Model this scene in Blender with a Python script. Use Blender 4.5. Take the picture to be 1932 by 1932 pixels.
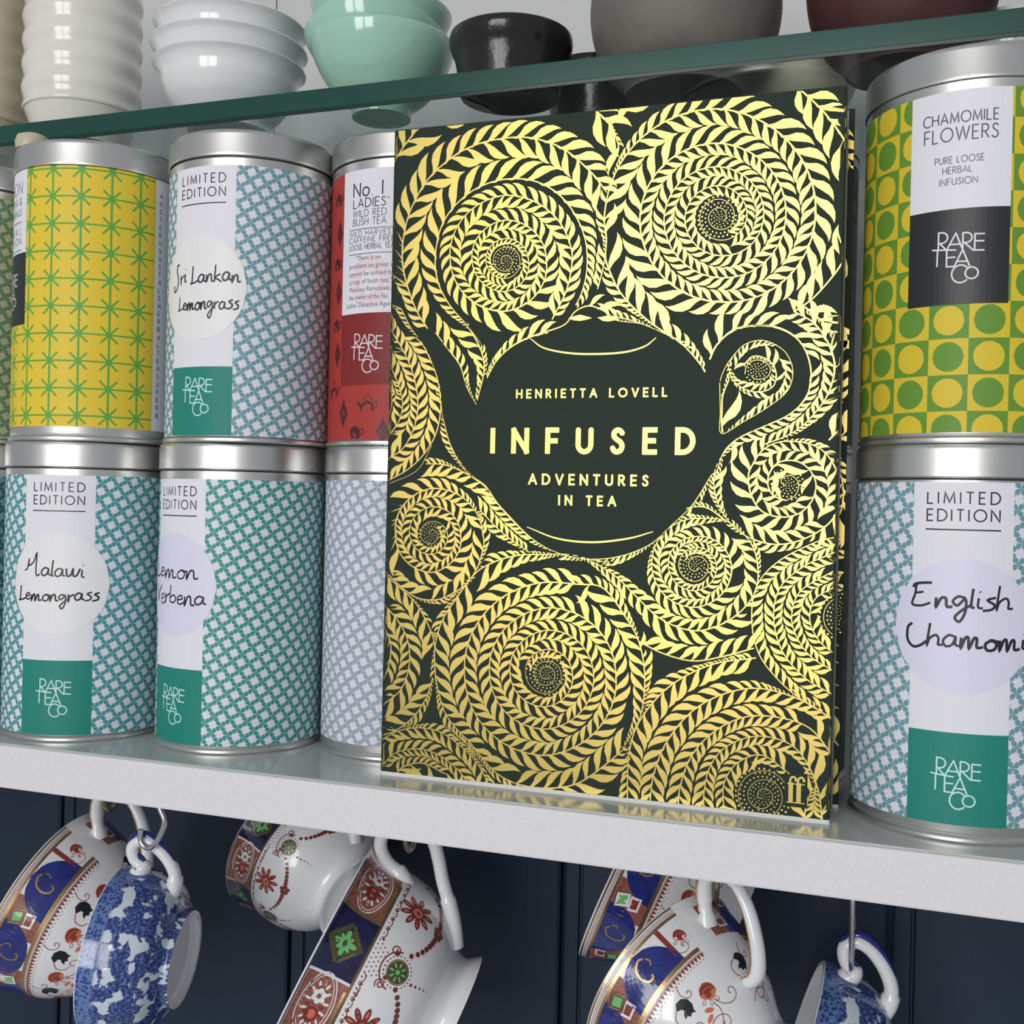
import bpy, math, random
from mathutils import Vector, Matrix, kdtree
from mathutils.geometry import tessellate_polygon

for o in list(bpy.data.objects):
    bpy.data.objects.remove(o, do_unlink=True)
SC = bpy.context.scene
COL = SC.collection
PI = math.pi
rnd = random.Random(7)

# ------------------------------------------------------------------ camera
FPX = 2110.0                                  # focal length in pixels of a 1932 px frame
CAM_LOC = Vector((0.0197, -0.34918, 0.0933))
c_r = Vector((0.94284586, 0.3324484, 0.02279781))
c_u = Vector((-0.02295153, -0.00346493, 0.99973057))
c_f = Vector((-0.33243782, 0.94311508, -0.00436331))
cd = bpy.data.cameras.new('camera')
cam = bpy.data.objects.new('camera', cd)
COL.objects.link(cam)
cd.sensor_width = 36.0
cd.lens = 36.0 * FPX / 1932.0
cd.clip_start = 0.01
cam.matrix_world = Matrix(((c_r.x, c_u.x, -c_f.x, CAM_LOC.x), (c_r.y, c_u.y, -c_f.y, CAM_LOC.y),
                           (c_r.z, c_u.z, -c_f.z, CAM_LOC.z), (0, 0, 0, 1)))
SC.camera = cam

# ------------------------------------------------------------------ light
SC.view_settings.view_transform = 'Standard'
SC.view_settings.look = 'None'
SC.view_settings.gamma = 1.0
SC.view_settings.use_curve_mapping = False
SC.view_settings.exposure = 0.0
W = bpy.data.worlds.new('room')
SC.world = W
W.use_nodes = True
W.node_tree.nodes['Background'].inputs[0].default_value = (0.93, 0.96, 1.0, 1)
W.node_tree.nodes['Background'].inputs[1].default_value = 0.35

def area(name, loc, target, sx, sy, power, col):
    l = bpy.data.lights.new(name, 'AREA')
    l.shape = 'RECTANGLE'; l.size = sx; l.size_y = sy; l.energy = power; l.color = col
    o = bpy.data.objects.new(name, l); COL.objects.link(o)
    o.location = loc
    o.rotation_euler = (Vector(target) - Vector(loc)).to_track_quat('-Z', 'Y').to_euler()
    return o
# the two panes of the kitchen window behind the photographer
area('window_light', (-0.50, -1.72, 0.36), (-0.12, 0, 0.08), 0.40, 1.04, 8.8, (1.0, 0.985, 0.95))
area('window_light.001', (-0.03, -1.76, 0.36), (-0.12, 0, 0.08), 0.40, 1.04, 8.8, (1.0, 0.985, 0.95))

# ------------------------------------------------------------------ materials
def mat(name, col, rough=0.5, metal=0.0, spec=0.5, coat=0.0, bump=None, noise=None, ior=1.45, sheen=None):
    """bump=(scale, strength[, dist]); noise=(scale, colour2, amount)"""
    m = bpy.data.materials.new(name); m.use_nodes = True
    nt = m.node_tree; b = nt.nodes['Principled BSDF']
    b.inputs['Base Color'].default_value = (*col, 1)
    b.inputs['Roughness'].default_value = rough
    b.inputs['Metallic'].default_value = metal
    b.inputs['Specular IOR Level'].default_value = spec
    b.inputs['Coat Weight'].default_value = coat
    b.inputs['Coat Roughness'].default_value = 0.05
    tc = nt.nodes.new('ShaderNodeTexCoord')
    if noise:
        n = nt.nodes.new('ShaderNodeTexNoise'); n.inputs['Scale'].default_value = noise[0]
        n.inputs['Detail'].default_value = 5
        nt.links.new(tc.outputs['Object'], n.inputs['Vector'])
        r = nt.nodes.new('ShaderNodeValToRGB')
        r.color_ramp.elements[0].position = 0.5 - noise[2]; r.color_ramp.elements[1].position = 0.5 + noise[2]
        r.color_ramp.elements[0].color = (*col, 1); r.color_ramp.elements[1].color = (*noise[1], 1)
        nt.links.new(n.outputs['Fac'], r.inputs['Fac']); nt.links.new(r.outputs['Color'], b.inputs['Base Color'])
    if bump:
        n = nt.nodes.new('ShaderNodeTexNoise'); n.inputs['Scale'].default_value = bump[0]
        n.inputs['Detail'].default_value = 3
        nt.links.new(tc.outputs['Object'], n.inputs['Vector'])
        bp = nt.nodes.new('ShaderNodeBump'); bp.inputs['Strength'].default_value = bump[1]
        bp.inputs['Distance'].default_value = bump[2] if len(bump) > 2 else 0.0005
        nt.links.new(n.outputs['Fac'], bp.inputs['Height']); nt.links.new(bp.outputs['Normal'], b.inputs['Normal'])
    return m

def srgb(r, g, b):
    f = lambda c: (c / 255 / 12.92) if c / 255 <= 0.04045 else ((c / 255 + 0.055) / 1.055) ** 2.4
    return (f(r), f(g), f(b))

M = {}
M['tin'] = mat('brushed_tin', (0.70, 0.70, 0.69), 0.36, 1.0, bump=(900, 0.03, 0.0001))
M['tin_dark'] = mat('tin_seam', (0.10, 0.10, 0.10), 0.5, 0.6)
M['paper'] = mat('label_paper', srgb(226, 226, 236), 0.55, spec=0.3, bump=(1500, 0.03, 0.0001))
M['panel'] = mat('panel_paper', srgb(232, 231, 240), 0.5, spec=0.3)
M['sticker'] = mat('sticker_paper', srgb(236, 236, 238), 0.42, spec=0.35)
M['sticker_lilac'] = mat('sticker_paper_lilac', srgb(224, 222, 244), 0.42, spec=0.35)
M['ink'] = mat('black_ink', srgb(32, 30, 38), 0.45)
M['ink_grey'] = mat('grey_ink', srgb(84, 84, 96), 0.5)
M['ink_soft'] = mat('soft_grey_ink', srgb(126, 122, 130), 0.5)
M['teal_a'] = mat('teal_print', srgb(74, 152, 158), 0.5, spec=0.3)
M['teal_b'] = mat('green_teal_print', srgb(62, 150, 140), 0.5, spec=0.3)
M['teal_c'] = mat('dusty_teal_print', srgb(112, 158, 168), 0.5, spec=0.3)
M['greyblue'] = mat('grey_blue_print', srgb(158, 172, 190), 0.5, spec=0.3)
M['sage'] = mat('sage_print', srgb(96, 134, 104), 0.5, spec=0.3)
M['sage_base'] = mat('sage_paper', srgb(176, 180, 156), 0.55, spec=0.3)
M['dteal'] = mat('deep_teal_print', srgb(44, 92, 100), 0.5)
M['dteal_base'] = mat('deep_teal_paper', srgb(110, 150, 156), 0.55)
M['block'] = mat('sea_green_block', srgb(36, 134, 122), 0.5, spec=0.3)
M['mint_ink'] = mat('pale_mint_ink', srgb(206, 240, 236), 0.5)
M['yellow'] = mat('yellow_print', srgb(232, 202, 62), 0.5, spec=0.3)
M['green'] = mat('leaf_green_print', srgb(100, 170, 76), 0.5, spec=0.3)
M['yellow2'] = mat('gold_yellow_print', srgb(222, 196, 56), 0.5, spec=0.3)
M['green2'] = mat('grass_green_print', srgb(104, 150, 56), 0.5, spec=0.3)
M['blackblock'] = mat('black_block', srgb(40, 42, 46), 0.4, spec=0.4)
M['red'] = mat('brick_red_print', srgb(176, 62, 56), 0.5, spec=0.3)
M['red_d'] = mat('deep_red_block', srgb(134, 44, 44), 0.5, spec=0.3)
M['red_k'] = mat('black_on_red_print', srgb(74, 30, 32), 0.5)
M['pink'] = mat('pale_pink_print', srgb(236, 200, 206), 0.5)
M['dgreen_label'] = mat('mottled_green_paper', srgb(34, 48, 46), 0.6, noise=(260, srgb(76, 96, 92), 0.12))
M['shelf_front'] = mat('white_gloss_paint', srgb(230, 228, 232), 0.5, spec=0.35, bump=(420, 0.25, 0.0004), noise=(600, srgb(220, 218, 223), 0.3))
M['shelf_top'] = mat('grey_green_gloss', srgb(184, 190, 188), 0.2, spec=0.42)
M['wall_white'] = mat('white_wall_paint', srgb(206, 206, 208), 0.5)
M['navy'] = mat('navy_board_paint', srgb(30, 46, 66), 0.45, spec=0.35, noise=(14, srgb(25, 40, 58), 0.2))
M['steel'] = mat('chrome_hook', (0.62, 0.62, 0.62), 0.18, 1.0)
M['brass'] = mat('aged_brass', (0.36, 0.31, 0.20), 0.35, 1.0)
# vessels
M['white_glaze'] = mat('white_porcelain', srgb(232, 233, 236), 0.16, coat=0.5)
M['ivory_glaze'] = mat('ivory_stoneware', srgb(232, 231, 224), 0.20, coat=0.4, noise=(40, srgb(222, 221, 212), 0.2))
M['beige_glaze'] = mat('beige_stoneware', srgb(206, 194, 172), 0.4, noise=(50, srgb(194, 184, 160), 0.2))
M['mint_glaze'] = mat('celadon_glaze', srgb(164, 208, 190), 0.12, coat=0.6)
M['black_glaze'] = mat('iron_black_glaze', srgb(26, 25, 26), 0.22, spec=0.6, bump=(150, 0.5, 0.0010))
M['grey_clay'] = mat('grey_stoneware', srgb(122, 117, 112), 0.6, noise=(120, srgb(106, 102, 98), 0.3), bump=(700, 0.2, 0.0003))
M['maroon_clay'] = mat('maroon_clay', srgb(86, 50, 52), 0.55, noise=(150, srgb(70, 38, 40), 0.3), bump=(700, 0.2, 0.0003))
M['cream_glaze'] = mat('cream_glaze', srgb(202, 196, 176), 0.35)
M['brown_clay'] = mat('brown_clay', srgb(86, 78, 74), 0.55)
M['foot_clay'] = mat('unglazed_foot', srgb(176, 172, 164), 0.6)
M['cobalt'] = mat('cobalt_enamel', srgb(24, 34, 104), 0.15, coat=0.5, noise=(260, srgb(38, 52, 136), 0.2))
M['cobalt_d'] = mat('dark_cobalt_enamel', srgb(12, 16, 52), 0.15, coat=0.5, noise=(260, srgb(22, 28, 80), 0.2))
M['rust'] = mat('iron_red_enamel', srgb(150, 58, 38), 0.3, coat=0.3, noise=(700, srgb(120, 52, 40), 0.2))
M['rust_l'] = mat('light_iron_red_enamel', srgb(214, 112, 84), 0.3, coat=0.3)
M['burg'] = mat('burgundy_enamel', srgb(122, 44, 38), 0.3, coat=0.3)
M['panel_r'] = mat('russet_panel', srgb(128, 66, 52), 0.3, coat=0.3, noise=(900, srgb(158, 100, 84), 0.15))
M['cup_gold'] = mat('worn_gilding', (0.55, 0.36, 0.17), 0.28, 1.0)
M['cup_brown'] = mat('brown_gilding', srgb(112, 84, 60), 0.35, 0.4)
M['leaf_g'] = mat('green_enamel', srgb(112, 190, 116), 0.2, coat=0.5)
M['olive'] = mat('olive_enamel', srgb(74, 78, 40), 0.3)
M['k_enamel'] = mat('black_enamel', srgb(20, 22, 26), 0.3)
# book
M['cover'] = mat('forest_green_jacket', srgb(42, 54, 46), 0.6, spec=0.15)
M['foil'] = mat('gold_foil', srgb(200, 178, 102), 0.33, 1.0, bump=(300, 0.03, 0.0001))
M['bpaper'] = mat('book_paper', srgb(226, 226, 222), 0.6)
M['pages'] = mat('page_edges', srgb(200, 198, 188), 0.7)
M['flap'] = mat('flap_edge', srgb(150, 150, 146), 0.6)

def glass_mat():
    m = bpy.data.materials.new('shelf_glass'); m.use_nodes = True
    nt = m.node_tree; nt.nodes.clear()
    out = nt.nodes.new('ShaderNodeOutputMaterial')
    tr = nt.nodes.new('ShaderNodeBsdfTransparent'); tr.inputs[0].default_value = (0.88, 0.93, 0.92, 1)
    gl = nt.nodes.new('ShaderNodeBsdfGlossy'); gl.inputs['Roughness'].default_value = 0.02
    gl.inputs[0].default_value = (0.9, 1, 0.97, 1)
    fr = nt.nodes.new('ShaderNodeFresnel'); fr.inputs[0].default_value = 1.5
    mx = nt.nodes.new('ShaderNodeMixShader')
    ge = nt.nodes.new('ShaderNodeNewGeometry'); mu = nt.nodes.new('ShaderNodeMath'); mu.operation = 'MULTIPLY'
    iv = nt.nodes.new('ShaderNodeMath'); iv.operation = 'SUBTRACT'; iv.inputs[0].default_value = 1
    nt.links.new(ge.outputs['Backfacing'], iv.inputs[1]); nt.links.new(iv.outputs[0], mu.inputs[0]); nt.links.new(fr.outputs[0], mu.inputs[1])
    nt.links.new(mu.outputs[0], mx.inputs[0]); nt.links.new(tr.outputs[0], mx.inputs[1])
    nt.links.new(gl.outputs[0], mx.inputs[2]); nt.links.new(mx.outputs[0], out.inputs[0])
    return m
M['glass'] = glass_mat()
M['glass_edge'] = mat('green_glass_edge', srgb(30, 68, 60), 0.25, spec=0.25, noise=(9, srgb(38, 84, 74), 0.2))
M['glass_arris'] = mat('dark_glass_arris', srgb(18, 48, 40), 0.2)

def willow_mat():
    """blue transfer print: scale border near the rim, foliage clouds and white gaps (UV: x mm round, y mm down from rim)"""
    m = bpy.data.materials.new('blue_transfer_print'); m.use_nodes = True
    nt = m.node_tree; N = nt.nodes; L = nt.links; b = N['Principled BSDF']
    b.inputs['Roughness'].default_value = 0.13; b.inputs['Coat Weight'].default_value = 0.5
    uv = N.new('ShaderNodeUVMap')
    def noise(sc, det, off):
        mp = N.new('ShaderNodeMapping'); mp.inputs['Location'].default_value = (off, off * .7, 0)
        mp.inputs['Scale'].default_value = (sc, sc, sc)
        L.new(uv.outputs[0], mp.inputs[0]); n = N.new('ShaderNodeTexNoise'); n.inputs['Scale'].default_value = 1
        n.inputs['Detail'].default_value = det; L.new(mp.outputs[0], n.inputs['Vector']); return n.outputs['Fac']
    def ramp(fac, stops):
        r = N.new('ShaderNodeValToRGB'); e = r.color_ramp.elements
        while len(e) < len(stops): e.new(0.5)
        for i, (p, c) in enumerate(stops): e[i].position = p; e[i].color = (*c, 1)
        L.new(fac, r.inputs[0]); return r.outputs[0]
    def mix(f, a, c):
        x = N.new('ShaderNodeMix'); x.data_type = 'RGBA'
        L.new(f, x.inputs[0]); L.new(a, x.inputs[6]); L.new(c, x.inputs[7]); return x.outputs[2]
    dark, mid, lite, wh = srgb(24, 38, 92), srgb(46, 72, 138), srgb(96, 124, 176), srgb(206, 216, 226)
    big = ramp(noise(0.13, 3, 3.1), [(0.50, dark), (0.53, mid), (0.56, wh)])
    fine = ramp(noise(0.8, 4, 8.0), [(0.38, dark), (0.52, mid), (0.62, lite)])
    bigf = ramp(noise(0.13, 3, 3.1), [(0.52, (0, 0, 0)), (0.55, (1, 1, 1))])
    body = mix(bigf, fine, big)
    vo = N.new('ShaderNodeTexVoronoi'); vo.inputs['Scale'].default_value = 0.75
    L.new(uv.outputs[0], vo.inputs['Vector'])
    scale = ramp(vo.outputs['Distance'], [(0.0, dark), (0.42, mid), (0.55, lite)])
    sep = N.new('ShaderNodeSeparateXYZ'); L.new(uv.outputs[0], sep.inputs[0])
    mth = N.new('ShaderNodeMath'); mth.operation = 'DIVIDE'; mth.inputs[1].default_value = 60
    L.new(sep.outputs[1], mth.inputs[0])
    edge = ramp(mth.outputs[0], [(0.10, (0, 0, 0)), (0.125, (1, 1, 1))])
    L.new(mix(edge, scale, body), b.inputs['Base Color'])
    return m
M['willow'] = willow_mat()

# ------------------------------------------------------------------ mesh helpers
def link_mesh(name, V, F, mats, mi=None, parent=None, smooth=False, uvs=None):
    me = bpy.data.meshes.new(name)
    me.from_pydata([tuple(v) for v in V], [], F)
    if isinstance(mats, str): mats = [mats]
    for k in mats: me.materials.append(M[k])
    if mi is not None: me.polygons.foreach_set('material_index', mi)
    if smooth is True: me.polygons.foreach_set('use_smooth', [True] * len(me.polygons))
    if uvs is not None:
        l = me.uv_layers.new(name='UVMap')
        d = []
        for p in me.polygons:
            for v in p.vertices: d += [uvs[v][0], uvs[v][1]]
        l.data.foreach_set('uv', d)
    me.update()
    o = bpy.data.objects.new(name, me); COL.objects.link(o)
    if parent is not None: o.parent = parent
    return o

def smooth_angle(o, deg=35):
    me = o.data
    me.polygons.foreach_set('use_smooth', [True] * len(me.polygons))
    try: me.set_sharp_from_angle(angle=math.radians(deg))
    except Exception: pass
    return o

def thing(name, label, cat, loc=(0, 0, 0), group=None, rot=None):
    o = bpy.data.objects.new(name, None); COL.objects.link(o)
    o.empty_display_size = 0.01
    o.location = loc
    if rot is not None: o.rotation_euler = rot
    o['label'] = label; o['category'] = cat
    if group: o['group'] = group
    return o

def box_vf(x0, x1, y0, y1, z0, z1, off=0):
    V = [(x0, y0, z0), (x1, y0, z0), (x1, y1, z0), (x0, y1, z0), (x0, y0, z1), (x1, y0, z1), (x1, y1, z1), (x0, y1, z1)]
    F = [(0, 3, 2, 1), (4, 5, 6, 7), (0, 1, 5, 4), (1, 2, 6, 5), (2, 3, 7, 6), (3, 0, 4, 7)]
    return V, [tuple(i + off for i in f) for f in F]

def box(name, x0, x1, y0, y1, z0, z1, m, parent=None, bevel=0.0):
    V, F = box_vf(x0, x1, y0, y1, z0, z1)
    o = link_mesh(name, V, F, m, parent=parent)
    if bevel:
        b = o.modifiers.new('bevel', 'BEVEL'); b.width = bevel; b.segments = 3
        o.data.polygons.foreach_set('use_smooth', [True] * 6)
        w = o.modifiers.new('wn', 'WEIGHTED_NORMAL')
    return o

def lathe_vf(prof, n=96, closed=False, uv=False, wob=None):
    """prof: list of (r, z); returns V, F, uvs (mm round, mm down the profile)"""
    V = []; F = []; U = []
    L = [0.0]
    for (a, b), (c, d) in zip(prof, prof[1:]): L.append(L[-1] + math.hypot(c - a, d - b))
    m = len(prof)
    rmax = max(p[0] for p in prof)
    for i in range(n + 1):
        a = 2 * PI * i / n
        for j, (r, z) in enumerate(prof):
            if wob: r, z = wob(r, z, a if i < n else 0.0)
            V.append((r * math.cos(a), r * math.sin(a), z)); U.append((a * rmax * 1000, L[j] * 1000))
    for i in range(n):
        for j in range(m - 1):
            a = i * m + j; b = (i + 1) * m + j
            F.append((a, b, b + 1, a + 1))
    return V, F, U

def lathe(name, prof, m, parent=None, n=96, ang=40, wob=None, uv=False):
    V, F, U = lathe_vf(prof, n, wob=wob)
    o = link_mesh(name, V, F, m, parent=parent, uvs=U if uv else None)
    me = o.data
    import bmesh
    bm = bmesh.new(); bm.from_mesh(me)
    bmesh.ops.remove_doubles(bm, verts=bm.verts, dist=1e-7)
    bm.to_mesh(me); bm.free()
    return smooth_angle(o, ang)

def catmull(P, n=6, closed=False):
    if len(P) < 3: return [tuple(p) for p in P]
    out = []; N = len(P); d = len(P[0])
    rng = range(N if closed else N - 1)
    for i in rng:
        p1 = P[i]; p2 = P[(i + 1) % N]
        p0 = P[i - 1] if (i > 0 or closed) else [2 * a - b for a, b in zip(p1, p2)]
        p3 = P[(i + 2) % N] if (i + 2 < N or closed) else [2 * a - b for a, b in zip(p2, p1)]
        for k in range(n):
            t = k / n
            out.append(tuple(0.5 * (2 * p1[j] + (p2[j] - p0[j]) * t + (2 * p0[j] - 5 * p1[j] + 4 * p2[j] - p3[j]) * t * t
                                    + (3 * p1[j] - p0[j] - 3 * p2[j] + p3[j]) * t ** 3) for j in range(d)))
    if not closed: out.append(tuple(P[-1]))
    return out

def tube_vf(P, R, n=12, flat=None, caps=True):
    """tube along 3-D points, R radius or list; flat=(axis vector, factor) squashes the section"""
    P = [Vector(p) for p in P]; V = []; F = []
    if not isinstance(R, (list, tuple)): R = [R] * len(P)
    t0 = (P[1] - P[0]).normalized()
    nrm = t0.orthogonal().normalized()
    if flat: nrm = (Vector(flat[0]) - t0 * t0.dot(Vector(flat[0]))).normalized()
    for i, p in enumerate(P):
        t = (P[min(i + 1, len(P) - 1)] - P[max(i - 1, 0)]).normalized()
        nrm = (nrm - t * t.dot(nrm)).normalized(); bn = t.cross(nrm)
        k = flat[1] if flat else 1.0
        for j in range(n):
            a = 2 * PI * j / n
            V.append(p + (nrm * math.cos(a) * k + bn * math.sin(a)) * R[i])
    for i in range(len(P) - 1):
        for j in range(n):
            a = i * n + j; b = i * n + (j + 1) % n
            F.append((a, b, b + n, a + n))
    if caps:
        F.append(tuple(range(n))[::-1]); F.append(tuple(range((len(P) - 1) * n, len(P) * n)))
    return V, F

def tube(name, P, R, m, parent=None, n=12, flat=None):
    V, F = tube_vf(P, R, n, flat)
    return smooth_angle(link_mesh(name, V, F, m, parent=parent), 60)

# ---------------------------------------------------------------- 2-D print helpers (millimetres)
class Print:
    """collects flat polygons in print coordinates and wraps them on a surface through fn(u, v, lift)"""
    def __init__(s): s.V = []; s.F = []; s.mi = []; s.mats = []
    def poly(s, pts, m, fn, lift=0.0):
        if m not in s.mats: s.mats.append(m)
        k = len(s.V); lift += (len(s.F) % 13) * .0009; s.V += [fn(u, v, lift) for u, v in pts]
        s.F.append(tuple(range(k, k + len(pts)))); s.mi.append(s.mats.index(m))
    def polys(s, pl, m, fn, lift=0.0):
        for p in pl: s.poly(p, m, fn, lift)
    def build(s, name, parent=None):
        if not s.F: return None
        return link_mesh(name, s.V, s.F, s.mats, mi=s.mi, parent=parent)

def dense(P, seg=1.4):
    out = [P[0]]
    for a, b in zip(P, P[1:]):
        n = max(1, int(math.hypot(b[0] - a[0], b[1] - a[1]) / seg + .5))
        for k in range(1, n + 1): out.append((a[0] + (b[0] - a[0]) * k / n, a[1] + (b[1] - a[1]) * k / n))
    return out

def ribbon(P, w, taper=False, closed=False):
    """mitred strip of quads along a 2-D polyline"""
    P = list(P)
    if closed and math.hypot(P[0][0] - P[-1][0], P[0][1] - P[-1][1]) < 1e-6: P = P[:-1]
    if not closed and len(P) > 3 and math.hypot(P[0][0] - P[-1][0], P[0][1] - P[-1][1]) < 1e-6: closed = True; P = P[:-1]
    if not isinstance(w, (list, tuple)) and not taper:
        P = dense(P + [P[0]] if closed else P)
        if closed: P = P[:-1]
    n = len(P); out = []
    if n < 2: return out
    def unit(a, b):
        l = math.hypot(b[0] - a[0], b[1] - a[1]) or 1e-9
        return ((b[0] - a[0]) / l, (b[1] - a[1]) / l)
    Ls = []; Rs = []
    for i in range(n):
        t1 = unit(P[i - 1], P[i]) if (i > 0 or closed) else None
        t2 = unit(P[i], P[(i + 1) % n]) if (i < n - 1 or closed) else None
        t1 = t1 or t2; t2 = t2 or t1
        tx, ty = t1[0] + t2[0], t1[1] + t2[1]; l = math.hypot(tx, ty)
        if l < 1e-6: tx, ty, l = t1[0], t1[1], 1.0
        tx /= l; ty /= l
        nx, ny = -ty, tx
        k = 1 / max(abs(tx * t1[0] + ty * t1[1]), .5)
        ww = w[i] if isinstance(w, (list, tuple)) else w
        if taper: ww = w * (0.25 + 0.75 * math.sin(PI * (i + 0.5) / n) ** 0.6)
        Ls.append((P[i][0] + nx * ww * k / 2, P[i][1] + ny * ww * k / 2)); Rs.append((P[i][0] - nx * ww * k / 2, P[i][1] - ny * ww * k / 2))
    for i in range(n if closed else n - 1):
        j = (i + 1) % n
        out.append([Rs[i], Rs[j], Ls[j], Ls[i]])
    return out

def disc(cx, cy, r, n=12, ry=None, rot=0.0):
    ry = r if ry is None else ry
    c, s = math.cos(rot), math.sin(rot)
    return [(cx + r * math.cos(2 * PI * i / n) * c - ry * math.sin(2 * PI * i / n) * s,
             cy + r * math.cos(2 * PI * i / n) * s + ry * math.sin(2 * PI * i / n) * c) for i in range(n)]

def arc(cx, cy, rx, ry, a0, a1, n=10):
    return [(cx + rx * math.cos(math.radians(a0 + (a1 - a0) * i / n)), cy + ry * math.sin(math.radians(a0 + (a1 - a0) * i / n))) for i in range(n + 1)]

# monoline capitals: glyph -> (advance, strokes), cap height 1
GL = {
 'A': (.80, [[(0, 0), (.40, 1), (.80, 0)], [(.15, .33), (.65, .33)]]),
 'B': (.55, [[(0, 0), (0, 1), (.28, 1)] + arc(.28, .76, .22, .24, 90, -90)[1:] + [(0, .52)], [(.28, .52)] + arc(.30, .26, .25, .26, 90, -90)[1:] + [(0, 0)]]),
 'C': (.78, [arc(.5, .5, .5, .5, 48, 312, 20)]),
 'D': (.74, [[(0, 0), (0, 1), (.25, 1)] + arc(.25, .5, .49, .5, 90, -90, 14)[1:] + [(0, 0)]]),
 'E': (.50, [[(.50, 1), (0, 1), (0, 0), (.50, 0)], [(0, .51), (.44, .51)]]),
 'F': (.48, [[(.48, 1), (0, 1), (0, 0)], [(0, .50), (.42, .50)]]),
 'G': (.84, [arc(.5, .5, .5, .5, 48, 350, 20) + [(.99, .48), (.60, .48)]]),
 'H': (.68, [[(0, 0), (0, 1)], [(.68, 0), (.68, 1)], [(0, .51), (.68, .51)]]),
 'I': (.02, [[(0, 0), (0, 1)]]),
 'L': (.46, [[(0, 1), (0, 0), (.46, 0)]]),
 'M': (.88, [[(0, 0), (.08, 1), (.44, .10), (.80, 1), (.88, 0)]]),
 'N': (.70, [[(0, 0), (0, 1), (.70, 0), (.70, 1)]]),
 'O': (1.0, [arc(.5, .5, .5, .5, 90, 450, 26)]),
 'P': (.52, [[(0, 0), (0, 1), (.26, 1)] + arc(.26, .74, .25, .26, 90, -90)[1:] + [(0, .48)]]),
 'R': (.56, [[(0, 0), (0, 1), (.26, 1)] + arc(.26, .74, .25, .26, 90, -90)[1:] + [(0, .48)], [(.22, .48), (.56, 0)]]),
 'S': (.50, [catmull([(.47, .86), (.36, .97), (.20, .99), (.07, .88), (.07, .70), (.22, .56), (.40, .44), (.48, .26), (.40, .07), (.22, 0), (.08, .05), (0, .17)], 3)]),
 'T': (.58, [[(0, 1), (.58, 1)], [(.29, 1), (.29, 0)]]),
 'U': (.66, [[(0, 1), (0, .33)] + arc(.33, .33, .33, .33, 180, 360, 12)[1:] + [(.66, 1)]]),
 'V': (.74, [[(0, 1), (.37, 0), (.74, 1)]]),
 'W': (1.1, [[(0, 1), (.28, 0), (.55, 1), (.82, 0), (1.1, 1)]]),
 'Y': (.70, [[(0, 1), (.35, .45), (.70, 1)], [(.35, .45), (.35, 0)]]),
 '1': (.02, [[(0, 0), (0, 1)]]),
 '.': (.02, [[(0, 0), (0, .05)]]),
 'o': (.62, [arc(.31, .31, .31, .31, 90, 450, 20)]),
 "'": (.08, [[(.06, 1.0), (0, .78)]]),
 '&': (.66, [catmull([(.66, 0), (.16, .70), (.18, .94), (.34, .96), (.42, .78), (.14, .46), (.02, .22), (.18, 0), (.42, .04), (.62, .36)], 3)]),
 ' ': (.30, []),
}
def text_w(t, tr):
    return sum(GL[c][0] for c in t) + tr * (len(t) - 1)
def text2d(t, x0, y0, h, w, x1=None, tr=.25, center=False, cond=None):
    """polygons of text: baseline start (x0,y0), cap height h, stroke w (mm); x1 fits the width by tracking"""
    sx = h * (cond or 1.0)
    if x1 is not None:
        adv_ = sum(GL[c][0] for c in t)
        tr = ((x1 - x0) / sx - adv_) / (len(t) - 1)
        if tr < .26: sx = (x1 - x0) / (adv_ + .26 * (len(t) - 1)); tr = .26
    if center: x0 = x0 - text_w(t, tr) * sx / 2
    out = []; x = x0
    for c in t:
        adv, st = GL[c]
        for s in st:
            P = [(x + a * sx, y0 + b * h) for a, b in s]
            # stretch butt ends so that strokes keep the cap height
            out += ribbon(P, w)
        x += (adv + tr) * sx
    return out

def logo2d(cx, cy, w):
    """the tea company's stacked monogram; w = width of the top word in mm, (cx, cy) = centre"""
    k = w / 420.0; sw = 15 * k
    S = [[(1110, 940), (1110, 780), (1140, 780)] + [(1140 + 55 * math.cos(a), 832 - 52 * math.sin(a)) for a in [PI / 2 - i * PI / 8 for i in range(1, 9)]] + [(1112, 884)],
         [(1122, 884), (1192, 960)], [(1195, 945), (1270, 797), (1402, 1130)], [(1218, 905), (1312, 905)],
         [(1335, 965), (1335, 800), (1365, 800)] + [(1365 + 52 * math.cos(a), 848 - 48 * math.sin(a)) for a in [PI / 2 - i * PI / 8 for i in range(1, 9)]] + [(1338, 896)],
         [(1350, 896), (1430, 975), (1530, 977)], [(1530, 820), (1443, 816), (1441, 975)], [(1443, 886), (1527, 888)],
         [(1050, 942), (1275, 962)], [(1103, 950), (1101, 1110)], [(1190, 955), (1190, 1117), (1262, 1122)], [(1190, 1030), (1272, 1030)],
         [(1330, 972), (1262, 1122)], [(1288, 1074), (1378, 1078)],
         [(1320 + 80 * math.cos(math.radians(a)), 1197 - 86 * math.sin(math.radians(a))) for a in range(38, 330, 14)],
         [(1420 + 58 * math.cos(math.radians(a)), 1193 - 56 * math.sin(math.radians(a))) for a in range(0, 361, 18)]]
    out = []
    for s in S: out += ribbon([(cx + (x - 1290) * k, cy - (y - 1030) * k) for x, y in s], sw)
    return out

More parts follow.
